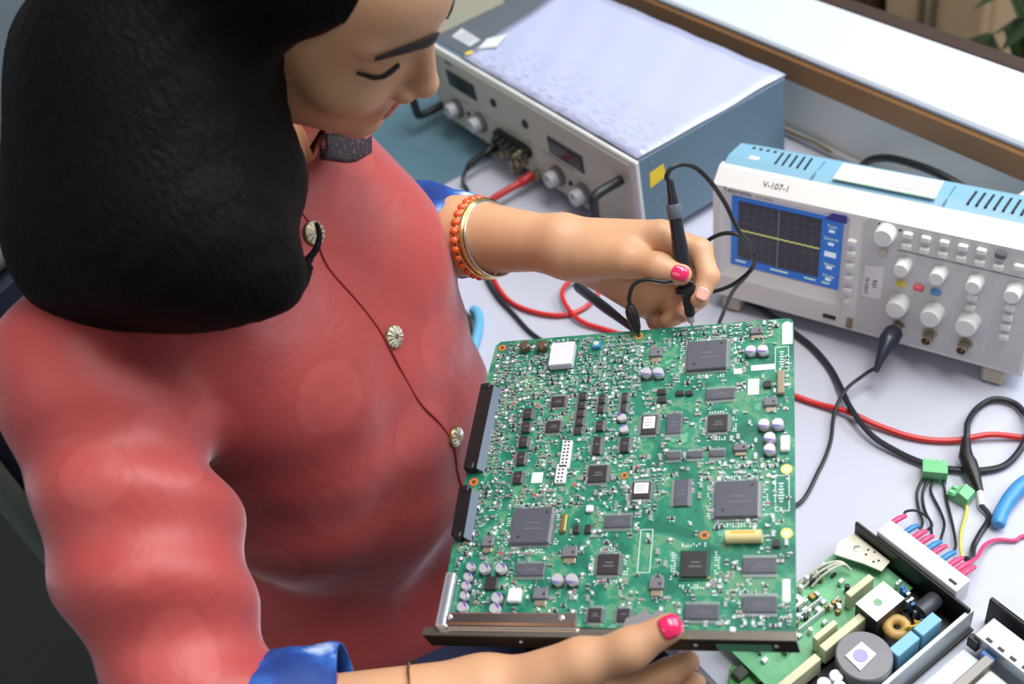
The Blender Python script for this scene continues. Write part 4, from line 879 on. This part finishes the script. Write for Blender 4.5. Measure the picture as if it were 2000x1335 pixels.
def skin_mat():
    m = mat('skin', (202, 154, 118), .5, sss=.1, bump=.12, bscale=900); return m
M_skin = skin_mat()
bx = lambda *pts, pad=.05: (np.min(np.array(pts), 0)-pad, np.max(np.array(pts), 0)+pad)
def cutbox(fn, plane_o, plane_n): # keep the side plane_n points to
    pn = np3(plane_n)/np.linalg.norm(plane_n); return lambda P: np.maximum(fn(P), -((P - np3(plane_o).astype(np.float32)) @ pn.astype(np.float32)))
parts = []
parts.append(nets(headneck, *bx(H(0,0,0), NECK, pad=.135), .0022))
allL = [p for v in LF.values() for p in v] + LT
parts.append(nets(lefthand, *bx(CUFL+(ELL-CUFL)*.25, WRL, *allL, pad=.034), .0016))
allR = [p for v in RFi.values() for p in v] + RT
parts.append(nets(righthand, *bx(WRR+(ELR-WRR)*.5, WRR, *allR, pad=.036), .0017))
def covered(P):     # the part of the body that stays under the clothes
    d = torso(P)
    d = np.maximum(d, -s_cone(P, WRL+(CUFL-WRL)*.55, WRL+(WRL-CUFL)*.5, .05, .05)); return np.maximum(d, -s_cone(P, WRR+(ELR-WRR)*.45, WRR+(WRR-ELR)*.5, .05, .05))
parts.append(nets(covered, (-1.15,-.35,-.76), (-.2,.50,.46), .008))
pe = thing('person', 'seated person in a coral kurta looking down and probing a circuit board', 'person', tuple(TP(-.45,-.58,-.75)))
PI_ = Matrix.Translation(-pe.location)
def pchild(name, me, par=None):
    o = link(name, me); o.parent = par or pe; o.matrix_parent_inverse = PI_ if par is None else Matrix.Identity(4); return o
pchild('body', nets_mesh('body', parts, M_skin))

# --- kurta
def kurta(P):
    d = s_ell(P, TP(-.45,-.578,.29), (.168,.106,.165), TA)
    for x in (-1, 1): d = smin(d, s_ell(P, TP(-.45+x*.072,-.513,.275), (.066,.060,.068), TA), .05)
    d = smin(d, s_ell(P, TP(-.45,-.552,.13), (.155,.128,.17), TA), .06)
    d = smin(d, s_ell(P, TP(-.45,-.60,-.09), (.175,.15,.16), TA), .06)
    d = smin(d, s_cone(P, TP(-.455,-.60,.392), SHR, .054, .060), .04); d = smin(d, s_cone(P, TP(-.48,-.60,.395), SHL, .052, .050), .04)
    # soft folds on the body
    q = (P - TP(-.45,-.5,.25).astype(np.float32)) @ TA.T.astype(np.float32)
    fold = .0035*np.sin(q[:, 2]*34 + q[:, 0]*48 + 2*np.sin(q[:, 0]*16)) * np.clip((q[:, 0]+.02)/.12, 0, 1) + .0022*np.sin(q[:, 2]*60 - q[:, 0]*30 + 3*np.sin(q[:, 2]*12))*np.clip((.05-q[:, 2])/.2, 0, 1)
    d = d + fold
    a = s_cone(P, SHR, SHR+(ELR-SHR)*.5, .062, .056); a = smin(a, s_cone(P, SHR+(ELR-SHR)*.5, ELR, .056, .047), .03); a = smin(a, s_cone(P, ELR, ELR+(WRR-ELR)*.26, .048, .049), .03)
    ax = (ELR-SHR)/np.linalg.norm(ELR-SHR); t = (P - SHR.astype(np.float32)) @ ax.astype(np.float32)
    a = a + .0030*np.sin(t*72 + ((P @ TS.astype(np.float32)))*44 + 1.2)*np.clip(t/.06, 0, 1) + .0014*np.sin(t*130 + P[:, 2]*70)
    d = smin(d, a, .022)
    d = smin(d, s_cone(P, SHL, ELL, .050, .050), .02)
    # neck opening
    d = smax(d, -s_cone(P, NECK+np3((0,0,-.03)), H(0,-.015,-.05), .056, .075), .008)
    return d
def kurta_mat():
    m = bpy.data.materials.new('kurta_coral'); m.use_nodes = True; nt = m.node_tree; b = nt.nodes['Principled BSDF']
    b.inputs['Roughness'].default_value = .5; b.inputs['Specular IOR Level'].default_value = .45
    b.inputs['Sheen Weight'].default_value = .65; b.inputs['Sheen Roughness'].default_value = .35; b.inputs['Sheen Tint'].default_value = (1, .84, .96, 1)
    tc = nt.nodes.new('ShaderNodeTexCoord'); vo = nt.nodes.new('ShaderNodeTexVoronoi'); vo.inputs['Scale'].default_value = 12; vo.inputs['Randomness'].default_value = .8
    nt.links.new(tc.outputs['Object'], vo.inputs['Vector'])
    r = nt.nodes.new('ShaderNodeValToRGB'); r.color_ramp.elements[0].position = .34; r.color_ramp.elements[1].position = .37
    r.color_ramp.elements[0].color = lin((178, 76, 74)); r.color_ramp.elements[1].color = lin((170, 67, 65))
    nt.links.new(vo.outputs['Distance'], r.inputs['Fac']); nt.links.new(r.outputs['Color'], b.inputs['Base Color'])
    n = nt.nodes.new('ShaderNodeTexNoise'); n.inputs['Scale'].default_value = 700; nt.links.new(tc.outputs['Object'], n.inputs['Vector'])
    bp = nt.nodes.new('ShaderNodeBump'); bp.inputs['Strength'].default_value = .15; bp.inputs['Distance'].default_value = .001
    n2 = nt.nodes.new('ShaderNodeTexNoise'); n2.inputs['Scale'].default_value = 13; n2.inputs['Detail'].default_value = 3; n2.inputs['Distortion'].default_value = 1.2; nt.links.new(tc.outputs['Object'], n2.inputs['Vector'])
    bp2 = nt.nodes.new('ShaderNodeBump'); bp2.inputs['Strength'].default_value = .3; bp2.inputs['Distance'].default_value = .008; nt.links.new(n2.outputs['Fac'], bp2.inputs['Height']); nt.links.new(bp2.outputs['Normal'], bp.inputs['Normal'])
    nt.links.new(n.outputs['Fac'], bp.inputs['Height']); nt.links.new(bp.outputs['Normal'], b.inputs['Normal']); return m
M_kurta = kurta_mat()
kv = nets(kurta, (-1.15,-.26,-.30), (-.24,.46,.475), .0045)
ku = pchild('kurta', nets_mesh('kurta', [kv], M_kurta))
def trousers(P):
    d = s_ell(P, TP(-.45,-.60,-.12), (.165,.13,.12), TA)
    for x in (-1, 1):
        hip = TP(-.45+x*.09,-.60,-.16); kn = TP(-.45+x*.10,-.24,-.20); an = TP(-.45+x*.10,-.27,-.64)
        d = smin(d, s_cone(P, hip, kn, .098, .073), .02); d = smin(d, s_cone(P, kn, an, .072, .058), .03)
    return d + .002*np.sin(P[:, 2]*60 + P[:, 0]*40)
pchild('trousers', nets_mesh('trousers', [nets(trousers, (-1.0,-.25,-.70), (-.20,.50,.02), .007)], mat('trouser_navy', (30, 40, 70), .75, noise=.2, nscale=80)))
M_seam = mat('kurta_seam', (150, 44, 48), .7)
sp_ = [tpix(kurta, *p) for p in ((575,395),(612,450),(640,520),(700,590),(745,650),(785,725),(820,785),(862,830),(886,872),(893,920),(904,958))]
sp_ = [p + n*.0004 for p, n in (x for x in sp_ if x)]
o_ = MB().tube(spline(sp_, 5), .0009, 6).build('placket_seam', M_seam, None, True); o_.parent = ku
M_btn = mat('button_pearl', (222, 220, 206), .25, .35); M_btg = mat('button_gold', (150, 128, 84), .35, .7)
for px, py in ((612,455),(768,657),(889,853)):
    h_ = tpix(kurta, px, py)
    if not h_: continue
    p, n = h_; u, v, d_ = frame_of(n)
    b_ = MB().lathe(p - n*.001, n, [(.0092,0),(.0095,.002),(.0085,.0036),(.0045,.0048),(0,.005)], 24).build('button', M_btg, None, True); b_.parent = ku
    m = MB()
    for i in range(12):
        a = 2*math.pi*i/12; t = u*math.cos(a) + v*math.sin(a); w2 = np.cross(n, t)
        m.add([p+t*.0022+n*.0042-w2*.0004, p+t*.0022+n*.0042+w2*.0004, p+t*.0088+n*.0026+w2*.0016, p+t*.0088+n*.0026-w2*.0016, p+t*.0058+n*.0052], [(0,1,4),(1,2,4),(2,3,4),(3,0,4)])
    q_ = m.build('petal_inlay', M_btn, b_)
# standing collar, open at the throat
cv = []; cf = []; nseg = 30
cd_ = H(0,-.015,-.05) - NECK; cd_ /= np.linalg.norm(cd_); cu = TS - cd_*(TS @ cd_); cu /= np.linalg.norm(cu); cw = np.cross(cd_, cu)
if cw @ TF < 0: cw = -cw
for i in range(nseg+1):
    a = math.radians(120 + 300*i/nseg)
    for r_, hh in ((.070, -.012), (.068, .016), (.071, .066), (.0745, .067), (.0755, .024), (.077, -.016)):
        cv.append(NECK + cu*r_*math.cos(a)*1.05 + cw*r_*math.sin(a) + cd_*hh)
for i in range(nseg):
    for j in range(5): cf.append((i*6+j, i*6+j+1, (i+1)*6+j+1, (i+1)*6+j))
o_ = MB().add(cv, cf).build('collar', M_kurta, None, True); o_.parent = ku
# dark lace at the neckline
lv = []; lf = []; grid = []
for j in range(7):
    row = []
    for i in range(9):
        px = 612 + 112*i/8; base = 262 if i < 4 else 262 - (i-4)*7; top = base; bot = 318 - abs(i-4.6)*2.2 - max(0, i-6)*6
        h_ = tpix(kurta, px, top + (bot-top)*j/6)
        row.append(None if h_ is None else h_[0] + h_[1]*.0015)
    grid.append(row)
idx = {}
for j in range(7):
    for i in range(9):
        if grid[j][i] is not None: idx[j, i] = len(lv); lv.append(grid[j][i])
for j in range(6):
    for i in range(1, 8):
        q = [(j,i),(j,i+1),(j+1,i+1),(j+1,i)]
        if all(t in idx for t in q) and max(np.linalg.norm(lv[idx[q[0]]]-lv[idx[t]]) for t in q) < .03: lf.append(tuple(idx[t] for t in q))
if lf:
    o_ = MB().add(lv, lf).build('lace_neckline', ramp_mat('lace_dark', [(0,(26,16,24)),(.54,(40,24,34)),(.62,(110,58,84))], 420, .6, 2), None, True); o_.parent = ku; o_.modifiers.new('thick', 'SOLIDIFY').thickness = .001
# blue sleeve cuffs
M_cuff = ramp_mat('cuff_blue', [(0,(10,34,92)),(.44,(18,56,130)),(.56,(34,90,170)),(.66,(170,190,220))], 26, .6, 4, 'LINEAR')
def cuff(name, a, b, r0, r1, n=12):
    a, b = np3(a), np3(b); u, v, d_ = frame_of(b-a); vs = []; fs = []; S = 28
    for j in range(n+1):
        t = j/n
        for i in range(S):
            an = 2*math.pi*i/S; r_ = r0 + (r1-r0)*t + .0016*math.sin(an*3+t*7) + .001*math.sin(an*5-t*15); vs.append(a + (b-a)*t + (u*math.cos(an)+v*math.sin(an))*r_)
    for j in range(n):
        for i in range(S): fs.append((j*S+i, j*S+(i+1)%S, (j+1)*S+(i+1)%S, (j+1)*S+i))
    o = MB().add(vs, fs).build(name, M_cuff, None, True); o.parent = ku; o.modifiers.new('thick', 'SOLIDIFY').thickness = .0025; return o
cuff('sleeve_cuff', ELL + (CUFL-ELL)*.15, CUFL, .046, .0372); cuff('sleeve_cuff', ELR + (WRR-ELR)*.06, ELR + (WRR-ELR)*.52, .0630, .0515)
for o_ in ku.children: o_.matrix_parent_inverse = Matrix.Identity(4)
ku.matrix_parent_inverse = PI_

# --- hair
hb = [((320,90,.675),.070),((275,160,.70),.070),((165,120,.735),.045),((192,300,.72),.050),((318,300,.68),.070),((275,460,.685),.047),((340,425,.668),.048),((430,495,.665),.030),((545,552,.675),.010),((355,480,.670),.036),((160,440,.715),.042),((190,515,.705),.038),((528,352,.705),.016)]
hb = [(at(*p), r) for p, r in hb]
def hair(P):
    Q = toH(P)
    d = s_ell(Q, (0,-.020,.042), (.085,.104,.093))
    d = smax(d, Q @ np.array((0,.84,-.543), np.float32) - (.034 - np.where(Q[:, 0] > 0, .37, .75)*np.abs(Q[:, 0])), .008)*HS
    side = s_ell(Q, (.070,-.034,-.02), (.022,.032,.075)); d = smin(d, side*HS, .02)
    e = None
    for c, r in hb:
        s_ = np.sqrt(((P - c.astype(np.float32))**2).sum(1)) - r; e = s_ if e is None else smin(e, s_, .05)
    d = smin(d, e, .03)
    w = Q[:, 0]*120 + 30*np.sin(Q[:, 2]*14) + 40*Q[:, 1]
    d = d + .0004*np.sin(w*5.7 + Q[:, 2]*40)
    return smax(d, -(headneck(P) + .0015), .004) if False else d
M_hair = bpy.data.materials.new('hair_black'); M_hair.use_nodes = True
_b = M_hair.node_tree.nodes['Principled BSDF']; _b.inputs['Base Color'].default_value = lin((9, 8, 9)); _b.inputs['Roughness'].default_value = .6; _b.inputs['Specular IOR Level'].default_value = .1
_nt = M_hair.node_tree; _tc = _nt.nodes.new('ShaderNodeTexCoord'); _mp = _nt.nodes.new('ShaderNodeMapping'); _mp.inputs['Scale'].default_value = (260, 260, 18); _nt.links.new(_tc.outputs['Object'], _mp.inputs['Vector'])
_n = _nt.nodes.new('ShaderNodeTexNoise'); _n.inputs['Scale'].default_value = 1; _n.inputs['Detail'].default_value = 4; _n.inputs['Distortion'].default_value = .4; _nt.links.new(_mp.outputs[0], _n.inputs['Vector'])
_bp = _nt.nodes.new('ShaderNodeBump'); _bp.inputs['Strength'].default_value = .6; _bp.inputs['Distance'].default_value = .003; _nt.links.new(_n.outputs['Fac'], _bp.inputs['Height']); _nt.links.new(_bp.outputs['Normal'], _b.inputs['Normal'])
ha = pchild('hair', nets_mesh('hair', [nets(hair, *bx(*[c for c, r in hb], H(0,0,0), H(0,-.02,.10), H(0,-.10,.05), pad=.075), .0038)], M_hair))
def lock(pts, r0, r1, n=8):
    P = spline([at(*p) for p in pts], n); rs = [r0 + (r1-r0)*i/(len(P)-1) for i in range(len(P))]
    o = MB().tube(P, rs, 8).build('hair_lock', M_hair, None, True); o.parent = ha; return o
lock([(500,300,.70),(560,330,.715),(578,365,.715),(550,405,.71),(522,435,.70),(508,470,.695),(518,500,.695),(550,515,.70),(590,512,.705),(615,490,.708),(624,460,.71),(618,435,.712)], .006, .0016)
lock([(500,320,.69),(560,345,.71),(572,372,.71),(530,412,.70),(505,450,.69),(505,490,.685),(540,522,.69),(585,530,.695),(608,505,.70)], .007, .002)
lock([(470,300,.68),(545,310,.70),(566,350,.705),(540,390,.70),(500,420,.685),(480,470,.675),(500,540,.672),(545,585,.675),(590,560,.685),(604,525,.692)], .010, .002)
lock([(440,480,.65),(500,530,.66),(560,560,.67),(590,545,.68),(606,520,.688)], .012, .0025)

# --- face details
def on_head(x, z, off=.0006):
    h_ = trace(lambda P: head_sdf(P), (x, .2, z), (0,-1,0), 0, .3); return H(*(h_[0] + h_[1]*off)) if h_ else None
M_brow = mat('brow_black', (22, 17, 16), .7)
for s_ in (-1, 1):
    top = []; bot = []
    for i in range(13 if s_ > 0 else 5):
        t = i/12; x = s_*(.0105 + .043*t); z = .0425 + .0055*math.sin(t*2.3) - .005*t*t; w2 = .0070*(1-t*.8)*(.6+.4*min(1, t*6))
        a, b_ = on_head(x, z+w2, .0011 if s_ > 0 else .0002), on_head(x, z-w2, .0011 if s_ > 0 else .0002)
        if a is not None and b_ is not None: top.append(a); bot.append(b_)
    n = len(top); o_ = MB().add(top+bot, [(i, i+1, n+i+1, n+i) for i in range(n-1)]).build('eyebrow', M_brow, None, True); o_.modifiers.new('thick', 'SOLIDIFY').thickness = .0012; o_.parent = pe; o_.matrix_parent_inverse = PI_
    lash = [on_head(s_*(.0235 + .0240*i/10), .0085 + .0115*math.sin(math.pi*(.03+.94*i/10)) + .0010*i/10, .0008) for i in range(11)]
    o_ = MB().tube([p for p in lash if p is not None], [.0006]+[.0019]*(len(lash)-3)+[.0019,.0010], 8).build('eyelashes', M_brow, None, True); o_.parent = pe; o_.matrix_parent_inverse = PI_
lp = []
for zc, w2 in ((-.0525, .016), (-.0632, .0145)):
    o_ = MB().tube([p for p in (on_head(-w2 + 2*w2*i/10, zc - .0012*abs(i-5)/5, -.0012) for i in range(11)) if p is not None], [.0012,.0026,.0034,.0038,.004,.004,.004,.0038,.0034,.0026,.0012], 8).build('lip', mat('lip_rose', (172, 96, 88), .4), None, True); o_.parent = pe; o_.matrix_parent_inverse = PI_

# --- nails
M_nail = mat('nail_pink', (222, 36, 96), .22, coat=.6); M_nailn = mat('nail_nude', (222, 166, 150), .25, coat=.4)
def nail(fn, tip, base, px, py, L, Wd, m, name='fingernail'):
    h_ = tpix(fn, px, py)
    if not h_: return
    p, n = h_; t = np3(tip)-np3(base); t -= n*(t @ n); t /= np.linalg.norm(t); b_ = np.cross(n, t); vs = []; fs = []; I, J = 8, 10
    for i in range(I+1):
        for j in range(J+1):
            a = -1 + 2*j/J; l = -1 + 2*i/I; wd = Wd*(1 - .18*max(0, l)**3 - .12*max(0, -l)**2); ll = l*L*(1 - .22*a*a)
            q0 = p + t*ll + b_*a*wd + n*.006; r_ = trace(fn, q0, -n, 0, .03)
            off = .0010
            q = r_[0] + r_[1]*off if r_ else p + t*ll + b_*a*wd - n*.003*a*a
            vs.append(q)
    for i in range(I):
        for j in range(J): k0 = i*(J+1)+j; fs.append((k0, k0+1, k0+J+2, k0+J+1))
    o = MB().add(vs, fs).build(name, m, None, True); o.modifiers.new('thick', 'SOLIDIFY').thickness = .0012; o.parent = pe; o.matrix_parent_inverse = PI_; return o
nail(righthand, RT[3], RT[2], 1311, 1221, .0072, .0064, M_nail); nail(lefthand, LT[3], LT[2], 1327, 533, .0062, .0052, M_nail)
nail(lefthand, LF['index'][3], LF['index'][2], 1372, 574, .005, .004, M_nailn); nail(lefthand, LF['middle'][3], LF['middle'][2], 1338, 606, .005, .0042, M_nailn)

# --- jewellery
ax = (WRL-CUFL); ax /= np.linalg.norm(ax)
def loop(c, r, d, n=40, ph=0, sq=1):
    u, v, _ = frame_of(d); return [c + u*r*math.cos(2*math.pi*i/n+ph) + v*r*sq*math.sin(2*math.pi*i/n+ph) for i in range(n)]
c0 = CUFL + (WRL-CUFL)*.20; d0 = ax + np3((0,0,.18))
L0 = loop(c0, .0335, d0); o_ = MB().tube(L0+[L0[0]], .0008, 6).build('bead_bracelet', mat('cord_orange', (170, 70, 36), .6), None, True); o_.parent = pe; o_.matrix_parent_inverse = PI_; bb_ = o_
u_, v_, w_ = frame_of(d0)
bm_ = MB().sphere((0,0,0), (.0042,.0042,.0036), 12, 8).mesh('bead', mat('bead_orange', (226, 92, 42), .3, coat=.4), True)
for p in loop(c0, .0335, d0, 27): link('bead', bm_, bb_, tuple(p))
def bangle(name, fr, r, tilt, rad, m):
    c = CUFL + (WRL-CUFL)*fr; d1 = ax + np3(tilt); q = loop(c, r, d1, 48); o = MB().tube(q+[q[0]], rad, 8).build(name, m, None, True); o.parent = pe; o.matrix_parent_inverse = PI_; return o
M_goldj = mat('gold_jewel', (216, 190, 120), .2, 1)
bangle('gold_bangle', .30, .0336, (.02,0,.30), .0020, M_goldj); bangle('gold_bangle', .34, .0330, (.02,0,.34), .0012, mat('silver_jewel', (220, 220, 216), .2, 1)); bangle('gold_bangle', .24, .0345, (0,0,.26), .0010, M_goldj)
axr = (WRR-ELR)/np.linalg.norm(WRR-ELR); c = ELR + (WRR-ELR)*.79; q = loop(c, .0312, axr + np3((0,.1,.1)), 48)
o_ = MB().tube(q+[q[0]], .0009, 6).build('chain_bracelet', M_goldj, None, True); o_.parent = pe; o_.matrix_parent_inverse = PI_

# ------------------------------------------------------------------ probe in the hand
pr = thing('oscilloscope_probe', 'black pen-shaped oscilloscope probe held in the hand, cable running to the oscilloscope', 'probe', tuple(at(1352, 640, .81))); oQ = np3(pr.location)
ptop, ptip = at(1308, 352, .785), at(1352, 640, .812); pd_ = ptip - ptop; Lp = np.linalg.norm(pd_)
MB().lathe(ptop-oQ, pd_, [(.0026,0),(.0036,.012),(.0048,.022),(.0052,.04),(.0062,.052),(.0064,Lp*.60),(.0058,Lp*.70),(.0048,Lp*.715)], 18).build('handle', mat('probe_black', (30, 32, 40), .35), pr, True)
MB().lathe(ptop-oQ + pd_*.705, pd_, [(.0052,0),(.0085,.001),(.0085,.005),(.0052,.008),(.0044,.010),(.0040,Lp*.2),(.0030,Lp*.215)], 18).build('collar', M_black, pr, True)
MB().lathe(ptop-oQ + pd_*.915, pd_, [(.0028,0),(.0026,Lp*.045),(.0010,Lp*.055),(.0006,Lp*.085)], 12).build('tip', mat('tip_metal', (200, 196, 200), .3, .8), pr, True)
MB().lathe(ptop-oQ + pd_*.155, pd_, [(.0056,0),(.0060,.001),(.0060,.010),(.0056,.011)], 16).build('grey_band', mat('probe_grey', (92, 98, 112), .4), pr, True)
cable([p-oQ for p in (ptop+pd_*.01, at(1302,345,.783), at(1312,328,.782), at(1336,321,.784), at(1362,330,.79), at(1390,358,.80), at(1418,400,.82), at(1442,450,.84), at(1466,480,.86), at(1472,512,.885), at(1458,538,.91), at(1432,568,.95), at(1415,605,.99), at(1402,645,1.03))] + [np3((-.62,.53,.02))-oQ, np3((-.56,.47,.004))-oQ, np3((-.47,.43,.0035))-oQ, np3((-.4288,.4397,.004))-oQ, np3((-.4437,.486,.0035))-oQ, np3((-.4603,.5184,.004))-oQ, np3((-.4808,.5455,.008))-oQ, np3((-.4904,.5713,.0145))-oQ, np3((-.490,.595,.018))-oQ, np3((-.487,.607,.022))-oQ], .0019, M_cable, 'cable', pr)
cable([p-oQ for p in (at(1360,490,.90), at(1385,468,.885), at(1412,456,.875), at(1440,458,.868), at(1462,478,.866), at(1474,500,.872), at(1468,525,.89), at(1440,550,.905), at(1412,564,.91), at(1385,570,.915), at(1350,575,.92))], .0019, M_cable, 'cable_loop', pr)
b0 = np3((-.497,.6466,.041)); b1 = np3((-.487,.607,.022))
dn = np3((.3616*.993,-.932*.993,.115)); bb0 = np3((-.498,.6513,.0420))
MB().tube([x-oQ for x in (bb0+dn*.010, bb0+dn*.0115, bb0+dn*.026, bb0+dn*.028, bb0+dn*.034-np3((0,0,.003)), bb0+dn*.048-np3((0,0,.010)), bb0+dn*.058-np3((0,0,.018)))], [.0072,.0094,.0094,.0076,.0066,.0042,.0026], 16).build('bnc_plug', mat('plug_navy', (34, 40, 56), .35), pr, True)
# ground lead with clip
gl = [at(1352,552,.798), at(1330,545,.795), at(1300,550,.796), at(1262,546,.80), at(1238,556,.805), at(1229,580,.81), at(1231,600,.815)]
cable([p-oQ for p in gl], .0016, M_cable, 'ground_lead', pr)
MB().tube([p-oQ for p in (at(1230,595,.815), at(1232,606,.816), at(1237,622,.818), at(1243,640,.820), at(1247,652,.8215))], [.0026,.0046,.0050,.0036,.0012], 12).build('ground_clip', M_black, pr, True)
MB().tube([p-oQ for p in (at(1244,642,.8195), at(1248,654,.8225))], [.0014,.0008], 8).build('clip_jaw', mat('tip_gold', (214, 190, 130), .3, .8), pr, True)
# black probe stick reaching the same pad
bs = thing('black_test_probe', 'black test probe stick lying behind the board under the hand', 'test probe', tuple(at(1180, 600, .92))); oS = np3(bs.location)
s0, s1 = at(1126, 558, .95), at(1240, 645, .83)
MB().tube([x-oS for x in (s0, s0+(s1-s0)*.05, s0+(s1-s0)*.55, s0+(s1-s0)*.75, s0+(s1-s0)*.97)], [.0036,.0046,.0044,.0034,.0026], 12).build('shaft', mat('probe_black', (30, 32, 40), .35), bs, True)
MB().tube([x-oS for x in (s0+(s1-s0)*.96, s1)], [.0012,.0006], 8).build('tip', M_tin, bs, True)
# ------------------------------------------------------------------ chair behind the person
ch = thing('office_chair', 'dark blue office chair behind the person, pale rounded back frame', 'chair', tuple(TP(-.47, -.68, -.75)), (0, 0, -TY))
M_cfab = mat('chair_navy', (24, 34, 56), .8, noise=.2, nscale=60); M_cfr = mat('chair_frame', (98, 112, 106), .4)
MB().box((0, .03, .47), (.44, .42, .07), .03).build('seat', M_cfab, ch)
rr = [( .145*sx + .055*sx*math.cos(a_), .80 + .22*sz + .055*sz*math.sin(a_)) for sx, sz, as_ in ((1,1,(0,.5,1,1.57)),(-1,1,(1.57,1,.5,0)),(-1,-1,(0,.5,1,1.57)),(1,-1,(1.57,1,.5,0))) for a_ in as_]
MB().tube([(x, -.145, z) for x, z in rr] + [(rr[0][0], -.145, rr[0][1])], .014, 10).build('back_frame', M_cfr, ch, True)
MB().box((0, -.145, .80), (.37, .022, .52), .01).build('backrest', M_cfab, ch)
MB().tube([(0,-.15,.58),(0,-.21,.50),(0,-.16,.44),(0,-.02,.43)], .018, 10).build('back_arm', M_dark, ch, True)
MB().cyl((0,.03,.10), (0,.03,.44), .025).build('column', M_dark, ch)
for i in range(5):
    a_ = 2*math.pi*i/5 + .3; d_ = np3((math.cos(a_), math.sin(a_), 0)); l_ = MB().tube([np3((0,.03,.11)), np3((0,.03,.08))+d_*.26], [.022,.016], 10).build('base_leg', M_dark, ch, True)
    MB().cyl(np3((0,.03,.03))+d_*.26+np3((-d_[1],d_[0],0))*.012, np3((0,.03,.03))+d_*.26-np3((-d_[1],d_[0],0))*.012, .03).build('castor', M_black, l_)
